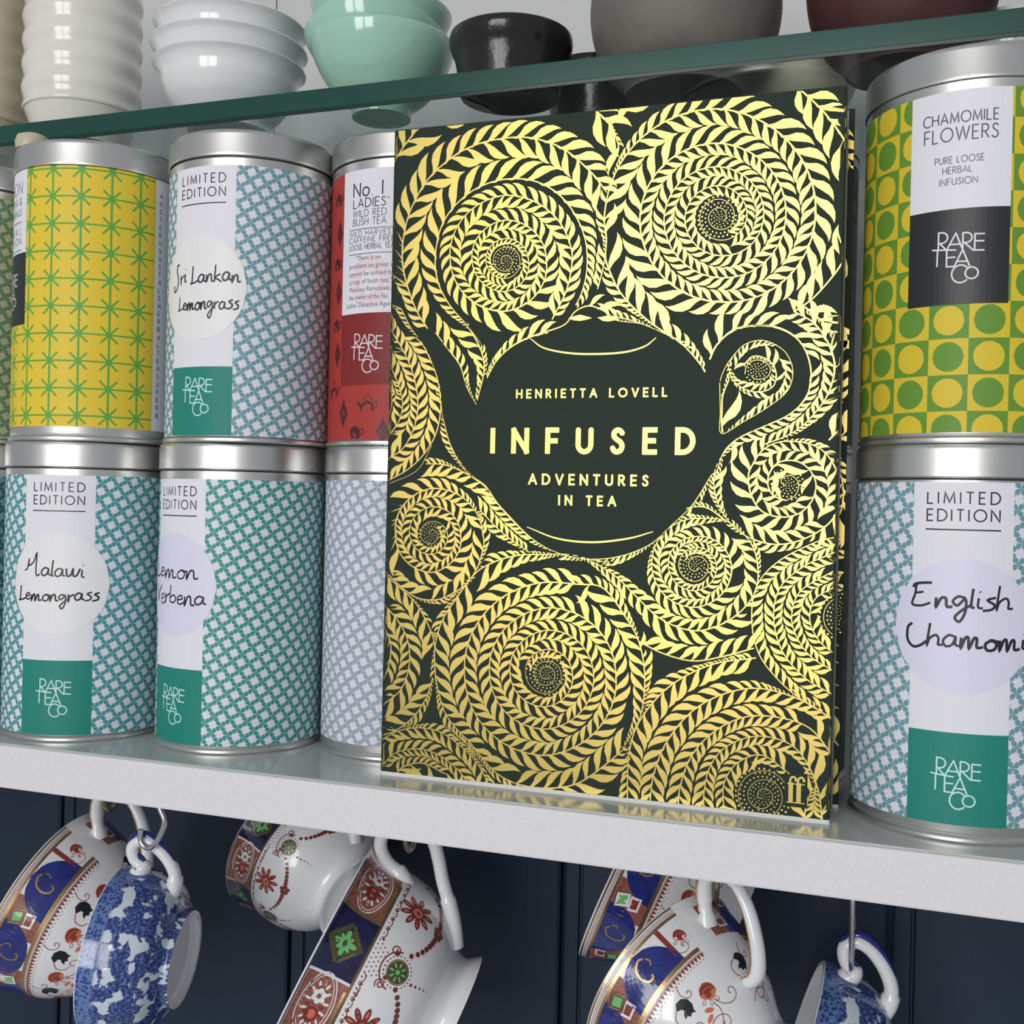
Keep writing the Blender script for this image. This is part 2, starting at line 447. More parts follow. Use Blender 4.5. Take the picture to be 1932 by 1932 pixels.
# a loose handwriting alphabet, x-height 1, y up; strokes joined by eye
HW = {
 'a': (1.15, [[(.85, .85), (.4, .98), (.05, .5), (.25, .05), (.65, .2), (.85, .8), (.85, .25), (1.15, .1)]]),
 'b': (1.0, [[(.1, 2.0), (.05, .6), (.15, .1), (.6, .05), (.85, .5), (.55, .9), (.15, .6)]]),
 'c': (.9, [[(.8, .8), (.4, .95), (.05, .5), (.3, .05), (.9, .2)]]),
 'e': (.85, [[(.05, .45), (.6, .6), (.5, .98), (.1, .75), (.15, .1), (.5, 0), (.9, .3)]]),
 'g': (1.1, [[(.8, .85), (.35, .95), (.05, .5), (.35, .15), (.8, .75), (.85, -.4), (.55, -1.3), (.25, -.9), (.7, -.2), (1.2, .25)]]),
 'h': (1.05, [[(.15, 2.0), (.05, .0), (.2, .6), (.6, .95), (.8, .6), (.8, .1), (1.1, .1)]]),
 'i': (.4, [[(.15, .95), (.15, .2), (.45, .1)], [(.2, 1.5), (.24, 1.42)]]),
 'k': (1.0, [[(.1, 2.0), (.05, 0)], [(.75, .95), (.1, .5), (.5, .3), (.95, 0)]]),
 'l': (.35, [[(.12, 1.9), (.08, .2), (.3, .02)]]),
 'm': (1.55, [[(.05, .9), (.08, 0), (.3, .85), (.5, .9), (.6, 0), (.85, .85), (1.05, .85), (1.1, .1), (1.5, .15)]]),
 'n': (1.05, [[(.05, .9), (.08, 0), (.35, .85), (.65, .85), (.75, .1), (1.1, .1)]]),
 'o': (.95, [[(.5, .98), (.08, .6), (.2, .05), (.65, .1), (.8, .65), (.45, .95), (.95, .8)]]),
 'r': (.75, [[(.05, .95), (.1, 0), (.2, .6), (.7, .95)]]),
 's': (.85, [[(.8, 1.1), (.3, .85), (.75, .45), (.6, .05), (.05, -.1)]]),
 'v': (.9, [[(.05, .95), (.3, .05), (.8, .95)]]),
 'w': (1.5, [[(.05, .9), (.2, .1), (.55, .2), (.75, .85), (.8, .15), (1.15, .15), (1.45, .9)]]),
 'S': (1.5, [[(1.1, 2.3), (.7, 2.4), (.6, 1.6), (1.0, .5), (.8, -.6), (.2, -1.0), (.1, -.2)]]),
 'L': (1.1, [[(.25, 2.0), (.2, .1), (.05, .0), (.6, .05), (1.1, .3)]]),
 'M': (2.1, [[(.0, .6), (.35, .9), (.5, 1.9), (.55, 1.2), (1.1, 1.6), (1.45, 2.6), (1.45, .9), (1.6, .1), (2.0, .3)]]),
 'V': (1.2, [[(.1, 2.0), (.25, 1.1), (.45, .05), (.7, 1.1), (1.2, 2.0)]]),
 'E': (1.6, [[(1.3, 2.1), (.7, 2.05), (.2, 1.9), (.1, 1.6)], [(.3, 1.9), (.25, 1.0), (.1, .1), (.7, 0), (1.3, .3)], [(.25, 1.1), (.8, 1.25)]]),
 'C': (1.5, [[(.4, 1.9), (.1, 1.5), (.15, .5), (.6, -.05), (1.1, .1), (1.5, .5)]]),
 ' ': (.8, []),
}
def hand2d(t, x0, x1, y, xh, w, slope=0.0, seed=1):
    r = random.Random(seed); tot = sum(HW[c][0] for c in t); k = (x1 - x0) / tot
    out = []; x = 0
    for c in t:
        adv, st = HW[c]; jy = r.uniform(-.12, .12); js = r.uniform(.9, 1.12)
        for s in st:
            P = [(x0 + (x + a) * k + b * xh * .06, y + slope * (x + a) * k + (b * js + jy) * xh) for a, b in s]
            out += ribbon(catmull(P, 5), w * r.uniform(.85, 1.15))
        x += adv
    return out
# ================================================================== the setting
WY = 0.150                                     # face of the back wall
SHZ = -0.0169
box('wall_back', -1.15, 0.75, WY + 0.004, WY + 0.02, SHZ, 0.75, 'wall_white')['kind'] = 'structure'
wb = bpy.data.objects['wall_back']
# tall white boards, one joint shows at the top left
xs = [-1.15, -0.935, -0.715, -0.505, -0.2905, -0.070, 0.165, 0.385, 0.75]
for a, b in zip(xs, xs[1:]):
    box('board', a + 0.0003, b - 0.0003, WY, WY + 0.004, SHZ, 0.75, 'wall_white', wb, bevel=0.0006)
lower = box('wall_lower', -1.3, 0.75, WY + 0.006, WY + 0.02, -0.75, SHZ, 'navy')
lower['kind'] = 'structure'
# navy tongue-and-groove boards, each with a bead beside its joint
def plank_vf(a, b):
    y = WY
    prof = [(a + .0010, y + .006), (a + .0010, y + .0012), (a + .0022, y), (a + .0082, y), (a + .0088, y + .0014), (a + .0096, y + .0014), (a + .0104, y),
            (b - .0022, y), (b - .0010, y + .0012), (b - .0010, y + .006)]
    V = [(x, yy, z) for z in (-0.75, SHZ) for x, yy in prof]
    n = len(prof)
    return V, [(i, i + 1, i + 1 + n, i + n) for i in range(n - 1)]
e = [-0.9915, -0.8475, -0.7035, -0.5595, -0.4155, -0.2715, -0.1275, 0.0172, 0.161, 0.305, 0.449, 0.75]
for a, b in zip(e, e[1:]):
    V, F = plank_vf(a, b)
    smooth_angle(link_mesh('plank', V, F, 'navy', parent=lower), 20)

# ---------------------------------------------------------------- the painted shelf
sh = thing('wooden_shelf', 'thick white painted shelf carrying the tins and the book', 'shelf', (-0.2, -0.0155, SHZ))
def loc(o, root):
    """shift mesh data so that a part written in world coordinates sits under its root"""
    for v in o.data.vertices: v.co -= root.location
    return o
PB = [(-.0155, SHZ), (.0125, SHZ), (.0125, -.0100), (WY - .0006, -.0100), (WY - .0006, -.0008), (-.0155, -.0008)]
V = [(x, y, z) for x in (-.95, .50) for y, z in PB]; n = len(PB)
b = link_mesh('shelf_board', V, [(i, (i + 1) % n, (i + 1) % n + n, i + n) for i in range(n)] + [tuple(range(n))[::-1], tuple(range(n, 2 * n))], 'shelf_front', parent=sh)
bv = b.modifiers.new('bevel', 'BEVEL'); bv.width = .0008; bv.segments = 2; loc(b, sh)
b = box('top_surface', -0.95, 0.50, -0.0148, WY - 0.0006, -0.0008, 0.0, 'shelf_top', sh, bevel=0.0003); loc(b, sh)
b['label'] = 'glossy grey-green top face of the shelf'

GY, GZ0, GZ1 = 0.0117, 0.2360, 0.2443
gs = thing('glass_shelf', 'green-edged glass shelf holding the bowls above the tins', 'shelf', (-0.2, GY, GZ0))
loc(box('glass_pane', -0.95, 0.50, GY + 0.0006, WY - 0.0006, GZ0, GZ1, 'glass', gs), gs)
b = loc(box('glass_edge', -0.95, 0.50, GY, GY + 0.0006, GZ0 + 0.0011, GZ1, 'glass_edge', gs, bevel=0.0003), gs)
b['label'] = 'polished dark green front edge of the glass'
loc(box('lower_arris', -0.95, 0.50, GY, GY + 0.0006, GZ0 - 0.0001, GZ0 + 0.0011, 'glass_arris', gs), gs)
pg = thing('shelf_peg', 'small beige round peg under the glass edge above the yellow tin', 'peg', (-0.3085, 0.0035, 0.2296))
lathe('peg_body', [(0.0, 0.0), (0.0062, 0.0), (0.0066, 0.0028), (0.0058, 0.0052), (0.0030, 0.0064), (0, 0.0066)], 'beige_glaze', pg, n=32)

# ================================================================== tins
RB = 31.8          # print radius, mm
def wrap(az_off=0.0):
    def fn(s, z, lift=0.0):
        a = s / RB; r = (RB + 0.10 + lift) / 1000
        return (r * math.sin(a), -r * math.cos(a), z / 1000)
    return fn
WR = wrap()
def patch(pr, s0, s1, z0, z1, m, lift=0.0, n=None):
    n = n or max(2, int((s1 - s0) / 1.6))
    for i in range(n):
        a = s0 + (s1 - s0) * i / n; b = s0 + (s1 - s0) * (i + 1) / n
        pr.poly([(a, z0), (b, z0), (b, z1), (a, z1)], m, WR, lift)

def clip_rect(P, x0, x1, y0, y1):
    for ax, lim, sg in ((0, x0, 1), (0, x1, -1), (1, y0, 1), (1, y1, -1)):
        out = []
        for i in range(len(P)):
            a, b = P[i - 1], P[i]; da = (a[ax] - lim) * sg; db = (b[ax] - lim) * sg
            if (da >= 0) != (db >= 0):
                t = da / (da - db); out.append((a[0] + (b[0] - a[0]) * t, a[1] + (b[1] - a[1]) * t))
            if db >= 0: out.append(b)
        P = out
        if len(P) < 3: return None
    return P

def pinwheels(pr, s0, s1, z0, z1, m, skip=None, p=6.05):
    """four-petalled pinwheels on a centred lattice, slightly turned"""
    rot = math.radians(-9); c, s = math.cos(rot), math.sin(rot)
    K = [(0, 0), (1.15, -.88), (2.13, -.50), (2.05, .80), (1.05, .78)]
    n = int((s1 - s0 + z1 - z0) / p) + 6
    mid = ((s0 + s1) / 2, (z0 + z1) / 2)
    for i in range(-n, n):
        for j in range(-n, n):
            for ox, oy in ((0, 0), (.5, .5)):
                u, v = (i + ox) * p, (j + oy) * p
                u, v = u * c - v * s + mid[0], u * s + v * c + mid[1]
                if not (s0 - 3 < u < s1 + 3 and z0 - 3 < v < z1 + 3): continue
                if skip and skip(u, v): continue
                for q in range(4):
                    a = rot + math.radians(45 + 90 * q + 3); ca, sa = math.cos(a), math.sin(a)
                    P = clip_rect([(u + x * ca - y * sa, v + x * sa + y * ca) for x, y in K], s0, s1, z0, z1)
                    if P: pr.poly(P, m, WR, 0.03)

HALF = 99.9        # half way round, mm
def tin(name, label, x, y, z0, panel, style, group='round tea tins in two rows on the shelf', lidz=None, rotlid=0):
    """panel = left end (mm round) of the 27.6 mm text panel"""
    t = thing(name, label, 'tin', (x, y, z0), group)
    bead = [(0, .0006), (.0300, .0006), (.0306, .0000), (.0318, .0000), (.0325, .0005), (.0325, .0014), (.0319, .0020), (.0316, .0022),
            (.0317, .0026), (.0318, .0030), (.0318, .1040), (.0310, .1046), (.0308, .1060), (0, .1060)]
    lathe('can_body', bead, 'tin', t, n=128, ang=25)
    z = lidz or .1048
    lathe('lid', [(.0316, z + .0003), (.0319, z), (.0324, z + .0002), (.03245, z + .0008), (.0323, z + .0014), (.0323, .1128), (.0321, .1138), (.0316, .1144), (.0306, .1147),
                  (.0296, .1144), (0, .1143)], 'tin', t, n=128, ang=35)
    st = style
    lb = Print(); patch(lb, -HALF, HALF, st['z0'], st['z1'], st['base'], 0, 120); lb.build('paper_label', t)
    pl, prr = panel, panel + 27.6
    if 'pin' in st:
        pr = Print()
        pinwheels(pr, prr, min(pl + 2 * HALF, 75), st['z0'], st['z1'], st['pin']); pinwheels(pr, max(-75, prr - 2 * HALF), pl, st['z0'], st['z1'], st['pin'])
        pr.build('pinwheel_print', t)
    return t, pl, prr

def stickon(t, pl, c, zc, words, lilac=False, w=0.62, xh=3.0, seed=3):
    r = 19.4
    pr = Print(); N = 40
    rim = disc(c, zc, r, 72)
    # thin disc, in strips so that it follows the curve
    K = 30
    for i in range(K):
        a, b = c - r + 2 * r * i / K, c - r + 2 * r * (i + 1) / K
        ha, hb = math.sqrt(max(r * r - (a - c) ** 2, 0)), math.sqrt(max(r * r - (b - c) ** 2, 0))
        P = [(a, zc - ha), (b, zc - hb), (b, zc + hb), (a, zc + ha)]
        if ha < 1e-6: P = [(a, zc), (b, zc - hb), (b, zc + hb)]
        if hb < 1e-6: P = [(a, zc - ha), (b, zc), (a, zc + ha)]
        pr.poly(P, 'sticker_lilac' if lilac else 'sticker', WR, 0.16)
    for i in range(72):                                     # the paper's cut edge
        a, b = rim[i], rim[(i + 1) % 72]
        k = len(pr.V); pr.V += [WR(*a, 0.03), WR(*b, 0.03), WR(*b, 0.16), WR(*a, 0.16)]
        pr.F.append((k, k + 1, k + 2, k + 3)); pr.mi.append(0)
    s = pr.build('round_sticker', t)
    s['label'] = ('pale lilac' if lilac else 'off-white') + ' round sticker with handwriting'
    hw = Print()
    for wd, x0, x1, zz, k in words:
        hw.polys(hand2d(wd, x0, x1, zz, k, w, seed=seed + len(wd)), 'ink', WR, 0.20)
    hw.build('handwriting', s)

def limited(t, pl, zl, block, ink='ink', block_m='block', logo_m='mint_ink', zb=31.0):
    z0, z1 = zl
    pr = Print(); patch(pr, pl, pl + 27.6, zb, z1, 'panel', 0.05, 18); pr.build('name_panel', t)
    pr = Print(); patch(pr, pl, pl + 27.6, z0, zb, block_m, 0.05, 18); o = pr.build('colour_block', t); o['label'] = 'sea green block with the white monogram'
    k = pl
    pr = Print()
    pr.polys(text2d('LIMITED', k + 4.0, z1 - 6.2, 3.3, .42, x1=k + 23.6), ink, WR, .07)
    pr.polys(text2d('EDITION', k + 4.0, z1 - 11.2, 3.3, .42, x1=k + 23.6), ink, WR, .07)
    pr.polys(ribbon([(k + 3.6 + i * 2.04, z1 - 13.7) for i in range(11)], .42), ink, WR, .07)
    pr.build('lettering', t)
    pr = Print(); pr.polys(logo2d(k + 13.4, 16.8, 11.9), logo_m, WR, .08); pr.build('monogram', t)

T2 = 0.1147
PINSKIP = None
S_MAL = dict(z0=2.6, z1=101.6, base='paper', pin='teal_a')
S_VER = dict(z0=2.9, z1=101.0, base='paper', pin='teal_b')
S_SRI = dict(z0=2.4, z1=101.2, base='paper', pin='teal_c')
S_GRY = dict(z0=5.2, z1=101.8, base='paper', pin='greyblue')
S_ENG = dict(z0=5.0, z1=103.4, base='paper', pin='teal_c')

t, k, _ = tin('tea_tin', 'teal pinwheel tin with white sticker handwritten Malawi Lemongrass, under the yellow tin', -.2945, .0245, 0, -3.6, S_MAL)
limited(t, k, (2.6, 101.6), 'block')
stickon(t, k, 10.4, 60.3, [('Malawi', -3.4, 20.4, 62.8, 3.5), ('Lemongrass', -6.2, 26.0, 53.8, 2.6)], seed=3)

t, k, _ = tin('tea_tin', 'green-teal pinwheel tin with lilac sticker handwritten Lemon Verbena, under the Sri Lankan tin', -.2272, .0325, 0, -23.4, S_VER)
limited(t, k, (2.9, 101.0), 'block', zb=30.6)
stickon(t, k, -10.3, 61.5, [('Lemon', -25.6, 1.6, 64.2, 3.4), ('Verbena', -24.6, 5.3, 54.4, 3.4)], lilac=True, seed=8)

t, k, _ = tin('tea_tin', 'white tin with grey pinwheels, under the red tin and half hidden by the book', -.1637, .0492, 0, 40, S_GRY)
limited(t, 47, (5.2, 101.8), 'block')

t, k, _ = tin('tea_tin', 'pale teal pinwheel tin with sticker handwritten English Chamomile, right of the book', .0363, .0278, 0, -15.0, S_ENG)
limited(t, k, (5.0, 103.4), 'block', zb=31.4)
stickon(t, k, -.6, 62.0, [('English', -15.2, 12.6, 67.4, 3.1), ('Chamomile', -16.6, 22.0, 55.8, 3.3)], lilac=True, w=.75, seed=5)

t, k, _ = tin('tea_tin', 'dusty teal pinwheel tin handwritten Sri Lankan Lemongrass, upper row between yellow and red', -.2252, .0318, T2, -15.8, S_SRI)
limited(t, k, (2.4, 101.2), 'block', zb=27.6)
stickon(t, k, -3.0, 56.6, [('Sri', -16.2, -8.4, 58.6, 3.2), ('Lankan', -6.0, 14.0, 58.6, 3.0), ('Lemongrass', -12.8, 13.6, 48.6, 2.6)], seed=12)

# yellow tin: green asterisk grid
t = thing('tea_tin', 'yellow tin with green star grid on top of the Malawi Lemongrass tin', 'tin', (-.2930, .0245, T2), 'round tea tins in two rows on the shelf')
def plain_tin(t, lz, z0, z1, base, bm='tin'):
    bead = [(0, .0006), (.0300, .0006), (.0306, .0000), (.0318, .0000), (.0325, .0005), (.0325, .0014), (.0319, .0020), (.0316, .0022),
            (.0317, .0026), (.0318, .0030), (.0318, .1040), (.0310, .1046), (.0308, .1060), (0, .1060)]
    lathe('can_body', bead, bm, t, n=128, ang=25)
    z = lz
    lathe('lid', [(.0316, z + .0003), (.0319, z), (.0324, z + .0002), (.03245, z + .0008), (.0323, z + .0014), (.0323, .1128), (.0321, .1138), (.0316, .1144), (.0306, .1147),
                  (.0296, .1144), (0, .1143)], bm, t, n=128, ang=35)
    lb = Print(); patch(lb, -HALF, HALF, z0, z1, base, 0, 120); return lb.build('paper_label', t)
plain_tin(t, .1046, 5.4, 104.4, 'yellow')
pr = Print()
Z0, Z1 = 5.4, 104.4
def pc(P, m, lift, s0=-60, s1=44.4):
    Q = clip_rect(P, s0, s1, Z0, Z1)
    if Q: pr.poly(Q, m, WR, lift)
for i in range(-6, 5):
    s = 4.4 + 11.0 * i
    for P in ribbon([(s, Z0 + k * 3) for k in range(34)], .80): pc(P, 'green', .03)
for j in range(-1, 11):
    z = 9.8 + 10.4 * j - 0.2
    for P in ribbon([(-60 + 2 * q, z) for q in range(53)], .66): pc(P, 'green', .03)
    for i in range(-6, 5):
        s = 4.4 + 11.0 * i
        pc(disc(s, z, 1.25, 10), 'green', .05)
        for a in (45, 135, 225, 315):
            c, d = math.cos(math.radians(a)), math.sin(math.radians(a))
            for P in ribbon([(s + c * .8, z + d * .8), (s + c * 4.5, z + d * 4.5)], .74): pc(P, 'green', .04)
pr.build('star_print', t)
pr = Print(); patch(pr, -36.3, -8.7, 72.4, 104.4, 'panel', .08, 18); patch(pr, 44.4, 56, 5.4, 104.4, 'panel', .08, 8); pr.build('name_panel', t)
pr = Print(); patch(pr, -36.3, -8.7, 44.6, 72.4, 'blackblock', .08, 18); o = pr.build('colour_block', t); o['label'] = 'black block with the white monogram'
pr = Print()
for txt, zz, h, w, x1 in (('LEMON', 95.4, 4.6, .34, -12.2), ('VERBENA &', 91.0, 2.9, .26, -12.4), ('LEMONGRASS', 86.9, 2.5, .24, -12.4), ('HERBAL', 79.6, 2.6, .26, -12.4), ('INFUSION', 75.8, 2.6, .26, -12.4)):
    pr.polys(text2d(txt, x1 - 20, zz, h, w, x1=x1), 'ink_grey', WR, .11)
for zz in (84.4, 73.6): pr.polys(ribbon([(-32 + 2 * q, zz) for q in range(11)], .3), 'ink_grey', WR, .11)
# tiny capitals running down the side strip
for q, ch in enumerate('AUSTERNSUSTALSHERBALTEASUPERB'):
    if ch in GL: pr.polys(text2d(ch, 46.6, 97.5 - q * 3.1, 1.7, .3), 'ink_grey', WR, .11)
pr.build('lettering', t)
pr = Print(); pr.polys(logo2d(-21.6, 58.4, 11.9), 'panel', WR, .11); pr.build('monogram', t)

# chamomile tin: chequered circles
t = thing('tea_tin', 'green and yellow chequered circle tin of chamomile flowers, top right of the book', 'tin', (.0368, .0278, T2), 'round tea tins in two rows on the shelf')
plain_tin(t, .1042, 3.0, 101.4, 'yellow2')
pr = Print(); Z0, Z1 = 3.0, 101.4
for i in range(-8, 9):
    for j in range(-1, 11):
        s0 = -1.2 + 11.0 * i - .2; z0 = 9.1 + 10.45 * (j - 1)
        dark = (i + j) % 2 == 0
        if dark:
            for h in range(5):
                P = clip_rect([(s0 + 2.2 * h, z0), (s0 + 2.2 * (h + 1), z0), (s0 + 2.2 * (h + 1), z0 + 10.45), (s0 + 2.2 * h, z0 + 10.45)], -86, 97, Z0, Z1)
                if P: pr.poly(P, 'green2', WR, .03)
        cx, cz, r = s0 + 5.5, z0 + 5.22, 4.25
        for h in range(8):
            a = -r + 2 * r * h / 8; b = a + 2 * r / 8
            seg = [(cx + a + (b - a) * u / 3, 0) for u in range(4)]
            P = [(x, cz - math.sqrt(max(r * r - (x - cx) ** 2, 0))) for x, _ in seg] + [(x, cz + math.sqrt(max(r * r - (x - cx) ** 2, 0))) for x, _ in seg[::-1]]
            if h == 0: P = P[1:] if P[0] == P[-1] else P
            P = clip_rect(P, -86, 97, Z0, Z1)
            if P: pr.poly(P, 'yellow2' if dark else 'green2', WR, .05)
pr.build('circle_print', t)
k = -19.1
pr = Print(); patch(pr, k, k + 28, 67.3, 101.4, 'panel', .08, 18); pr.build('name_panel', t)
pr = Print(); patch(pr, k, k + 28, 39.8, 67.3, 'blackblock', .08, 18); o = pr.build('colour_block', t); o['label'] = 'black block with the white monogram'
pr = Print()
pr.polys(text2d('CHAMOMILE', k + 3.7, 92.1, 3.1, .36, x1=k + 24.2), 'ink_grey', WR, .11)
pr.polys(text2d('FLOWERS', k + 4.1, 87.0, 3.9, .38, x1=k + 24.2), 'ink_grey', WR, .11)
pr.polys(text2d('PURE LOOSE', k + 7.4, 80.6, 1.9, .27, x1=k + 20.6), 'ink_soft', WR, .11)
pr.polys(text2d('HERBAL', k + 9.6, 77.6, 1.9, .27, x1=k + 17.5), 'ink_soft', WR, .11)
pr.polys(text2d('INFUSION', k + 8.8, 74.3, 1.9, .27, x1=k + 19.0), 'ink_soft', WR, .11)
pr.build('lettering', t)
pr = Print(); pr.polys(logo2d(k + 14.2, 53.4, 12.4), 'panel', WR, .11); pr.build('monogram', t)

# red tin with black teapots
t = thing('tea_tin', 'red tin with small black teapots and a white text panel, beside the book spine', 'tin', (-.1635, .0490, T2), 'round tea tins in two rows on the shelf')
plain_tin(t, .1046, 1.6, 100.8, 'red')
k = -16.8
pr = Print()
def kettle(cx, cz, s):
    body = [(-3.6, -2.4), (3.2, -2.4), (3.5, -1.2), (3.1, .4), (2.2, 1.7), (.9, 2.3), (.3, 2.5), (.25, 3.0), (-.35, 3.0), (-.4, 2.5), (-1.4, 2.2), (-2.6, 1.4), (-3.4, .2), (-3.8, -1.2)]
    pr.poly([(cx + x * s, cz + z * s) for x, z in body], 'red_k', WR, .05)
    pr.poly([(cx + x * s, cz + z * s) for x, z in [(-3.6, -1.6), (-4.6, .4), (-5.7, 1.4), (-6.2, 2.4), (-5.2, 2.3), (-4.2, 1.4), (-3.2, .4)]], 'red_k', WR, .05)
    pr.polys(ribbon([(cx + x * s, cz + z * s) for x, z in arc(0, 1.6, 2.3, 3.6, 10, 170, 12)], .42 * s), 'red_k', WR, .05)
    pr.polys(ribbon([(cx + x * s, cz + z * s) for x, z in catmull([(2.9, .9), (4.6, 2.4), (5.3, 1.2), (4.2, -.6), (3.1, -1.1)], 4)], .42 * s), 'red_k', WR, .05)
def diamond(cx, cz, s):
    P = []
    for i in range(16):
        a = 2 * PI * i / 16; r = 1 / (abs(math.cos(a)) / 2.9 + abs(math.sin(a)) / 6.0) * (1 + .06 * (-1) ** i)
        P.append((cx + r * math.cos(a) * s, cz + r * math.sin(a) * s))
    pr.poly(P, 'red_k', WR, .05)
    for q in (-1.4, 0, 1.4):
        pr.polys(ribbon([(cx + q * s - .8 * s, cz - 2.2 * s), (cx + q * s, cz), (cx + q * s - .8 * s, cz + 2.2 * s)], .16), 'red', WR, .07)
def bowl_pot(cx, cz, s):
    pr.poly([(cx + x * s, cz + z * s) for x, z in [(-2.4, -3.0), (2.2, -3.0), (3.0, -.6), (2.8, 1.3), (1.8, 1.5), (1.5, 2.4), (.6, 2.2), (.3, 3.1), (-.6, 3.1), (-.8, 2.3), (-1.8, 2.2), (-2.4, 1.3), (-3.2, 1.6), (-3.1, -.4)]], 'red_k', WR, .05)
    pr.polys(ribbon([(cx + x * s, cz + z * s) for x, z in catmull([(2.7, 1.1), (4.0, 1.6), (4.6, .4), (4.0, -1.2), (2.7, -1.8)], 4)], .5 * s), 'red_k', WR, .05)
kettle(-2.8, 14.2, .78); diamond(-14.6, 11.8, .86); diamond(3.6, 4.9, .86); bowl_pot(-8.0, 4.8, .80)
kettle(-22, 20, .78); kettle(14, 16, .78)
for q, z in enumerate((34, 45, 57, 68, 79, 92)):
    (diamond if q % 2 == 0 else bowl_pot)(-19.8 - (q % 2) * 1.4, z, .80)
    (kettle if q % 2 == 0 else diamond)(24, z, .80)
pr.build('teapot_print', t)
pr = Print(); patch(pr, k, k + 28, 48.2, 100.8, 'panel', .08, 18); pr.build('name_panel', t)
pr = Print(); patch(pr, k, k + 28, 22.0, 48.2, 'red_d', .08, 18); o = pr.build('colour_block', t); o['label'] = 'deep red block with the white monogram'
pr = Print()
for txt, x0, zz, h, w, x1, mm in (('No.', -11.2, 91.0, 5.0, .55, -2.6, 'ink'), ('LADIES\'', -11.2, 86.9, 3.2, .38, 4.0, 'ink'), ('WILD RED', -11.2, 83.5, 2.5, .28, 3.2, 'ink_grey'), ('BUSH TEA', -11.2, 80.4, 2.5, .28, 3.2, 'ink_grey'),
                                  ('WILD HARVEST', -13.0, 76.5, 1.9, .24, 6.6, 'ink_grey'), ('CAFFEINE FREE', -13.0, 74.1, 1.9, .24, 6.4, 'ink_grey'), ('LOOSE HERBAL TEA', -13.0, 71.5, 1.9, .24, 6.4, 'ink_grey')):
    pr.polys(text2d(txt, x0, zz, h, w, x1=x1), mm, WR, .11)
pr.polys(ribbon([(1.6, 91.0), (1.6, 96.2)], .6), 'ink', WR, .11)
for zz in (79.0, 69.9): pr.polys(ribbon([(-13 + 2 * q, zz) for q in range(11)], .28), 'ink_grey', WR, .11)
for q in range(40):                                      # faint pink rosette behind the quotation
    a = 2 * PI * q / 40
    pr.polys(ribbon([(-3.0 + 4.2 * math.cos(a), 59.6 + 4.8 * math.sin(a)), (-3.0 + 8.8 * math.cos(a + .1), 59.6 + 9.8 * math.sin(a + .1))], .5), 'pink', WR, .095)
pr.build('lettering', t)
def fonttext(lines, parent, name, m, x0, z_first, dz, size, fn, lift):
    """small print in the built-in typeface, wrapped on the tin"""
    V = []; F = []
    for i, ln in enumerate(lines):
        cu = bpy.data.curves.new('tmp', 'FONT'); cu.body = ln[0]; cu.size = 1.0; cu.resolution_u = 2
        ob = bpy.data.objects.new('tmp', cu); COL.objects.link(ob)
        me = ob.to_mesh()
        xs_ = [v.co.x for v in me.vertices]; w = max(xs_) - min(xs_); mnx = min(xs_)
        kx = (ln[2] - ln[1]) / w
        k0 = len(V)
        for v in me.vertices: V.append(fn(ln[1] + (v.co.x - mnx) * kx, z_first - dz * i + v.co.y * size, lift))
        for p in me.polygons: F.append(tuple(k0 + q for q in p.vertices))
        ob.to_mesh_clear(); bpy.data.objects.remove(ob); bpy.data.curves.remove(cu)
    return link_mesh(name, V, F, m, parent=parent)
fonttext([('“There is no', -9.6, 1.4), ('problem so great it', -12.6, 6.6), ('cannot be solved by', -12.8, 6.6), ('a cup of bush tea.”', -12.4, 6.0), ('Precious Ramotswe,', -12.2, 5.4),
          ('the owner of the No. 1', -12.6, 6.0), ("Ladies' Detective Agency", -13.8, 7.6)], t, 'quotation', 'ink_grey', 0, 67.6, 2.86, 2.5, WR, .11)
pr = Print(); pr.polys(logo2d(-3.9, 33.6, 11.9), 'panel', WR, .11); pr.build('monogram', t)

